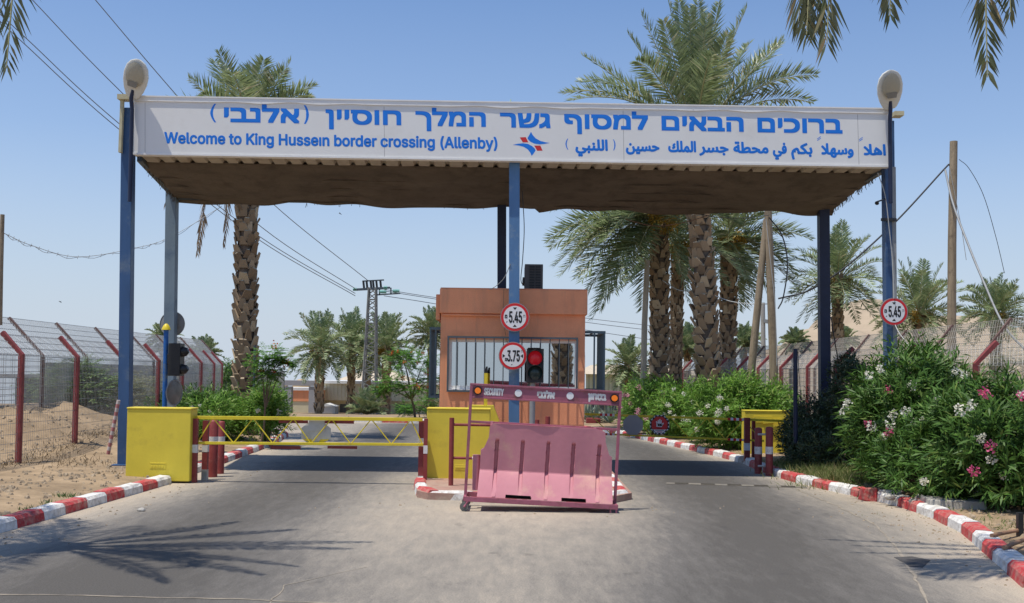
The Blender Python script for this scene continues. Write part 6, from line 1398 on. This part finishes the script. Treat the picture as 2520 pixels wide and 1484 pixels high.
for u in (896, 904, 914, 920, 928, 938):
    mb = MB(); mb.tube([P(u, 710, YPy), P(u - 2, 691, YPy)], 0.07, 8); mb.build('fuse', M_dark, py)

# ================================================================ FAR BUILDINGS
def corr_wall(mb, x0, x1, y, z0, z1, step, m=0):
    n = int((x1 - x0) / step)
    for i in range(n):
        a = x0 + i * step; mb.box(a, a + step * 0.55, y - 0.05, y, z0, z1, m); mb.box(a + step * 0.55, a + step, y - 0.0, y + 0.05, z0, z1, m)
Yc = 76.0
bd = thing('hall_building', 'long cream hall with ribbed upper wall behind the far palms', 'building', (P(930, 1020, Yc).x, Yc, 0))
x0, x1 = P(792, 960, Yc).x, P(1150, 960, Yc).x; zA, zB, zC = P(930, 938, Yc).z, P(930, 945, Yc).z, P(930, 986, Yc).z
mb = MB(); corr_wall(mb, x0, x1, Yc - 0.6, zC, zB, 0.28); mb.build('ribbed_wall', M_cream, bd)
mb = MB(); mb.box(x0 + 0.2, x1, Yc, Yc + 10, -2.2, zC + 0.05); mb.build('wall', M_cream2, bd)
mb = MB(); mb.box(x0 - 0.2, x1, Yc - 0.9, Yc + 8, zB, zA); mb.build('roof', M_trim, bd)
mb = MB(); mb.box(x0 - 0.1, x0 + 0.0, Yc - 0.75, Yc - 0.65, -2.0, zB); mb.build('downpipe', M_grey, bd)
for u in (848, 875, 985, 1010):
    a = P(u, 1006, Yc); mb = MB(); mb.box(a.x - 0.35, a.x + 0.35, Yc - 0.03, Yc - 0.002, a.z - 0.3, a.z + 0.35); w = mb.build('window', M_grille, bd)
hr = thing('tent_roof_building', 'pale sand coloured hipped roof rising beyond the cream hall', 'building', (P(900, 980, 95).x, 66, 0))
a, b, c, d = P(820, 938, 95), P(1010, 938, 95), P(960, 908, 99), P(885, 914, 99); mb = MB(); a2, b2_ = a + Vector((0, 8, 0)), b + Vector((0, 8, 0)); mb.add([a, b, c, d, a2, b2_], [(0, 1, 2, 3), (1, 5, 2), (0, 3, 4), (3, 2, 5, 4)]); mb.build('roof', M_tan, hr)
mb = MB(); mb.box(a.x, b.x, 95.1, 104, -2.5, a.z - 0.02); mb.build('wall', M_cream2, hr)
Yo = 70.0
po = thing('grey_portal', 'grey concrete portal frame in front of a low orange wall', 'portal', (P(720, 1020, Yo).x, Yo, 0))
for u, w in ((708, 17), (767, 15)): a = P(u, 980, Yo); mb = MB(); mb.box(a.x - pm(w, Yo) / 2, a.x + pm(w, Yo) / 2, Yo, Yo + 0.6, -2.0, P(u, 951, Yo).z); mb.build('pillar', M_portal, po)
mb = MB(); a, b = P(670, 935, Yo), P(779, 950, Yo); mb.box(a.x, b.x, Yo - 0.05, Yo + 0.5, b.z, a.z); mb.build('lintel', M_portal, po, bevel=0.02)
ow = thing('gatehouse', 'low gatehouse with orange upper wall and small tan domes behind the gray portal', 'building', (P(715, 1020, 72.5).x, 72.5, 0))
mb = MB(); a, b = P(676, 960, 72.5), P(780, 988, 72.5); mb.box(a.x, b.x, 72.5, 78, b.z, a.z); mb.build('upper_wall', M_org, ow)
mb = MB(); mb.box(a.x + 0.05, b.x - 0.05, 72.55, 78, -2.2, b.z - 0.003); mb.build('wall', M_cream2, ow)
mb = MB(); mb.box(a.x - 0.1, b.x + 0.1, 72.4, 78.1, a.z, a.z + 0.2); mb.build('roof', M_trim, ow)
for u, rp in ((693, 16), (742, 22)):
    c = P(u, 936, 76); mb = MB(); rr = pm(rp, 76); c.z = a.z + 0.2
    mb.tube([c + Vector((0, 0, rr * 0.9 * math.sin(g))) for g in np.linspace(0, 1.5, 7)], [rr * math.cos(g) for g in np.linspace(0, 1.5, 7)], 18); mb.build('dome', mat('tan_dome', (0.45, 0.33, 0.19), 0.8, 0.1), ow)
ws = thing('white_shed', 'small white shed with shallow roof beside a far palm trunk', 'shed', (P(810, 1015, 69).x, 69, -0.9))
a, b = P(792, 1000, 69), P(824, 1004, 69); mb = MB(); mb.box(a.x, b.x, 69, 70.4, -1.6, b.z + 0.1); mb.build('wall', mat('shed_white', (0.6, 0.6, 0.58), 0.7, 0.06), ws)
mb = MB(); mb.prism([(a.x - 0.06, 68.9, b.z + 0.1), (b.x + 0.06, 68.9, b.z + 0.1), ((a.x + b.x) / 2 - 0.15, 68.9, b.z + 0.3)], (0, 1.6, 0)); mb.build('roof', M_trim, ws)
Yh = 52.0
rb_ = thing('hall_building', 'pale green ribbed hall right of the booth behind the low palm', 'building', (P(1560, 1000, Yh).x, Yh, 0))
x0, x1 = P(1440, 960, Yh).x, P(1720, 960, Yh).x; zB, zC = P(1560, 922, Yh).z, P(1560, 985, Yh).z
mb = MB(); corr_wall(mb, x0, x1, Yh - 0.4, zC, zB, 0.2); mb.build('ribbed_wall', mat('pale_green_sheet', (0.46, 0.48, 0.33), 0.6, 0.06), rb_)
mb = MB(); mb.box(x0, x1, Yh, Yh + 7, -2.0, zC + 0.02); mb.build('wall', mat('pale_green_wall', (0.42, 0.44, 0.30), 0.7, 0.08), rb_)
mb = MB(); mb.hexa([(x0 - 0.2, Yh - 0.8, zB), (x1 + 0.2, Yh - 0.8, zB), (x1 + 0.2, Yh + 7, zB), (x0 - 0.2, Yh + 7, zB), (x0 + 0.6, Yh + 1.2, zB + 0.5), (x1 - 0.6, Yh + 1.2, zB + 0.5), (x1 - 0.6, Yh + 5, zB + 0.5), (x0 + 0.6, Yh + 5, zB + 0.5)]); mb.build('roof', M_tan, rb_)
for u in (1462, 1480, 1496, 1512):
    a = P(u, 1000, Yh); mb = MB(); mb.box(a.x - 0.14, a.x + 0.14, Yh - 0.03, Yh - 0.002, a.z - 0.2, a.z + 0.2); mb.build('window', M_grille, rb_)
# low dark shelter behind the left fences
sh = thing('field_shelter', 'low dark open shelter with grey roof behind the left fences', 'shelter', (P(75, 985, 30).x, 30, 0))
a, b = P(-60, 918, 30), P(128, 932, 30); mb = MB(); mb.box(a.x, b.x, 30, 33, b.z, b.z + 0.12); mb.build('roof', M_grey, sh)
mb = MB(); mb.box(a.x, b.x - 0.2, 32.7, 32.9, -0.1, b.z); mb.build('back_wall', M_navy, sh)
for u in (-40, 40, 120): c = P(u, 960, 30.1); mb = MB(); mb.box(c.x - 0.04, c.x + 0.04, 30.1, 30.18, -0.1, b.z); mb.build('post', M_grille, sh)

# sand hill
def hill():
    xs = np.linspace(20, 150, 150); ys = np.linspace(95, 230, 80); X, Y = np.meshgrid(xs, ys); r = bumpy(X / 9, Y / 9, 3)
    Z = np.zeros_like(X)
    for (u, v, Yd, sx, sy) in ((2130, 742, 150, 13.5, 26), (2035, 800, 140, 11, 22), (2330, 778, 150, 16, 30), (2560, 800, 140, 18, 30), (1950, 850, 130, 9, 20)):
        p = P(u, v, Yd); Z = np.maximum(Z, (p.z + 3) * np.exp(-np.abs((X - p.x) / sx) ** 2.2 - np.abs((Y - Yd) / sy) ** 2.2))
    Z = Z * (1 + 0.05 * r) - 3.0 + 0.35 * np.round(Z / 1.3) * 0.0 + 0.25 * np.sin(Z * 2.4)
    vs = np.stack([X, Y, Z], -1).reshape(-1, 3); ny, nx = X.shape; idx = np.arange(nx * ny).reshape(ny, nx)
    fs = np.stack([idx[:-1, :-1], idx[:-1, 1:], idx[1:, 1:], idx[1:, :-1]], -1).reshape(-1, 4)
    me = bpy.data.meshes.new('hill'); me.from_pydata(vs.tolist(), [], fs.tolist()); me.polygons.foreach_set('use_smooth', [True] * len(me.polygons))
    me.materials.append(mat('layered_sand_rock', (0.42, 0.335, 0.24), 0.95, 0.12, 0.10, bump=0.8, bscale=0.6, stretch=(0.5, 0.5, 7), dirt=((0.33, 0.26, 0.19), 0.4, 0.12), spec=0.1))
    o = bpy.data.objects.new('hill', me); COL.objects.link(o); tag(o, 'pale layered sand hill beyond the right fence', kind='structure')
hill()

# ================================================================ SMALL THINGS ON THE VERGES
mb = MB(); c = G(2335, 1245, 0.1); a = G(2290, 1240, 0.08); mb.hexa([(c.x - 0.38, c.y - 0.25, 0.0), (c.x + 0.40, c.y - 0.34, 0.0), (c.x + 0.46, c.y + 0.28, 0.0), (c.x - 0.30, c.y + 0.34, 0.0), (c.x - 0.36, c.y - 0.23, 0.21), (c.x + 0.38, c.y - 0.32, 0.2), (c.x + 0.44, c.y + 0.26, 0.2), (c.x - 0.28, c.y + 0.32, 0.21)])
tag(mb.build('concrete_slab', M_conc, bevel=0.015), 'low grey concrete slab under the oleanders near the road edge', 'slab')
mb = MB(); c = G(2168, 1226, 0.05); th = 0.5
def chunk(mb, c, sx, sy, sz, m, seed):
    rg = np.random.default_rng(seed); P8 = [Vector((sx * a, sy * b, sz * d)) + Vector(rg.uniform(-0.03, 0.03, 3)) for d in (0, 1) for a, b in ((-1, -1), (1, -1), (1, 1), (-1, 1))]
    mb.hexa([Vector(c) + p for p in P8], m)
chunk(mb, (c.x + 0.12, c.y + 0.02, -0.02), 0.14, 0.14, 0.2, 1, 3); chunk(mb, (c.x - 0.16, c.y + 0.1, -0.02), 0.12, 0.13, 0.2, 0, 4)
tag(mb.build('broken_kerb_stone', [M_kr, M_kw], bevel=0.02), 'displaced kerb stone half red half white jutting from the right kerb', 'kerb stone')
g_ = 'rusty pipes on the verge'
for k, (p0, p1, lb) in enumerate((((2440, 1318), (2520, 1302), 'upper rusty pipe lying on the right verge'), ((2470, 1348), (2545, 1318), 'lower rusty pipe lying on the right verge'))):
    a, b = G(*p0, 0.16), G(*p1, 0.16); mb = MB(); mb.tube([a, b], 0.022, 10); tag(mb.build('rusty_pipe', mat('rust_pipe', (0.30, 0.17, 0.10), 0.85, 0.25, 6)), lb, 'pipe', g_)
mb = MB(); c = G(2510, 1318, 0.1); mb.box(c.x - 0.03, c.x + 0.03, c.y - 0.03, c.y + 0.03, 0.05, 0.36); tag(mb.build('stub_post', M_dark), 'short black stub post on the right verge between two pipes', 'post')
rg = np.random.default_rng(12)
stones = ((2190, 1228, 0.06, 'pale stone beside the displaced kerb stone'), (2265, 1232, 0.09, 'largest loose stone in front of the concrete slab'), (2250, 1238, 0.06, 'smaller loose stone left of the concrete slab'), (348, 1258, 0.04, 'small stone on the road by the left kerb'), (335, 1115, 0.0, ''))
for u, v, s, lb in stones:
    if not lb: continue
    c = G(u, v, 0.0 if u < 400 else 0.1); mb = MB(); bm = bmesh.new(); bmesh.ops.create_icosphere(bm, subdivisions=2, radius=s)
    mb.add([c + Vector((p.co.x * 1.4, p.co.y * 1.1, p.co.z * 0.8 + s * 0.4)) * 1.0 + Vector(rg.normal(0, s * 0.08, 3)) for p in bm.verts], [[q_.index for q_ in f_.verts] for f_ in bm.faces]); bm.free()
    tag(mb.build('stone', M_conc), lb, 'stone', 'loose stones')
def grit(name, label, areas, m, seed, lo=0.012, hi=0.05):
    rg = np.random.default_rng(seed); mb = MB()
    for (cx, cy, rx, ry, n) in areas:
        X_ = cx + rg.normal(0, rx, n); Y_ = cy + rg.normal(0, ry, n); Z_ = np.maximum(gheight_at(X_, Y_), np.where(road_dist(X_, Y_) < 0.14, 0.0, -9)); D_2 = road_dist(X_, Y_)
        for x_, y_, z_, d_ in zip(X_, Y_, Z_, D_2):
            if -0.02 < d_ < 0.3: continue
            q = rg.uniform(lo, hi) * (0.45 if d_ < 0 else 1.0); c = Vector((x_, y_, z_)); a = rg.uniform(0, 6.28)
            b = [c + Vector((q * math.cos(a + t) * rg.uniform(0.7, 1.3), q * math.sin(a + t) * rg.uniform(0.7, 1.3), -0.005)) for t in (0, 1.57, 3.14, 4.71)]
            t_ = [c + (p - c) * rg.uniform(0.35, 0.75) + Vector((0, 0, q * rg.uniform(0.4, 1.0))) for p in b]
            mb.hexa(b + t_)
    return tag(mb.build(name, m), label, kind='stuff')
grit('gravel', 'loose stones and clods on the verges and along the kerbs', [(-7.2, 13.5, 0.8, 3.0, 420), (-6.9, 17.5, 0.6, 1.5, 160), (-11.5, 22.5, 1.6, 1.6, 420), (-10.0, 19.5, 0.8, 2.0, 220), (5.9, 14.2, 0.5, 2.0, 150), (5.6, 10.6, 0.4, 1.6, 150), (5.6, 18.5, 0.3, 2.5, 90), (-7.0, 27, 0.5, 4, 160), (-5.2, 13, 0.25, 3.5, 130), (4.9, 12.5, 0.3, 2.2, 110), (0.2, 14.3, 1.4, 0.4, 60)], mat('loose_stone', (0.33, 0.26, 0.18), 0.95, 0.3, 5), 77)
ground_tuft('fence_litter', 'dead leaves and dry stalks along the foot of the left fence', [(-9.1, y_, 0.16, 0.5) for y_ in np.arange(14.5, 26, 0.8)] + [(-8.5, 19.5, 0.3, 0.6), (-7.9, 18.7, 0.3, 0.4)], 110, (0.04, 0.2), mat_litter, 8, None)
# red planter box by the agaves
mb = MB(); c = P(1460, 1050, 37.9); mb.box(c.x - 0.26, c.x + 0.26, 37.8, 38.2, 0.05, 0.32); tag(mb.build('planter_box', M_red, bevel=0.01), 'dark red planter box in front of the agaves', 'planter')
# loose leaf and bird
def bird(u, v, Y, lb):
    c = P(u, v, Y); mb = MB(); s = pm(5, Y)
    mb.tube([c + Vector((-s * 0.7, 0, 0.25 * s)), c + Vector((-s * 0.2, 0, 0.1 * s)), c + Vector((s * 0.5, 0, -0.25 * s)), c + Vector((s * 0.9, 0, -0.4 * s))], [0.04 * s, 0.16 * s, 0.13 * s, 0.03 * s], 8)
    for sg_ in (-1, 1): mb.add([c + Vector((-0.1 * s, 0, 0.1 * s)), c + Vector((0.25 * s, 0, -0.05 * s)), c + Vector((0.05 * s, sg_ * 1.4 * s, 0.5 * s)), c + Vector((-0.3 * s, sg_ * 0.8 * s, 0.4 * s))], [(0, 1, 2, 3)])
    tag(mb.build('bird', M_dark), lb, 'bird', 'birds')
bird(148, 743 - 0, 60, 'tiny bird gliding low over the left fences'); bird(837, 526, 60, 'tiny bird high over the far pylon')
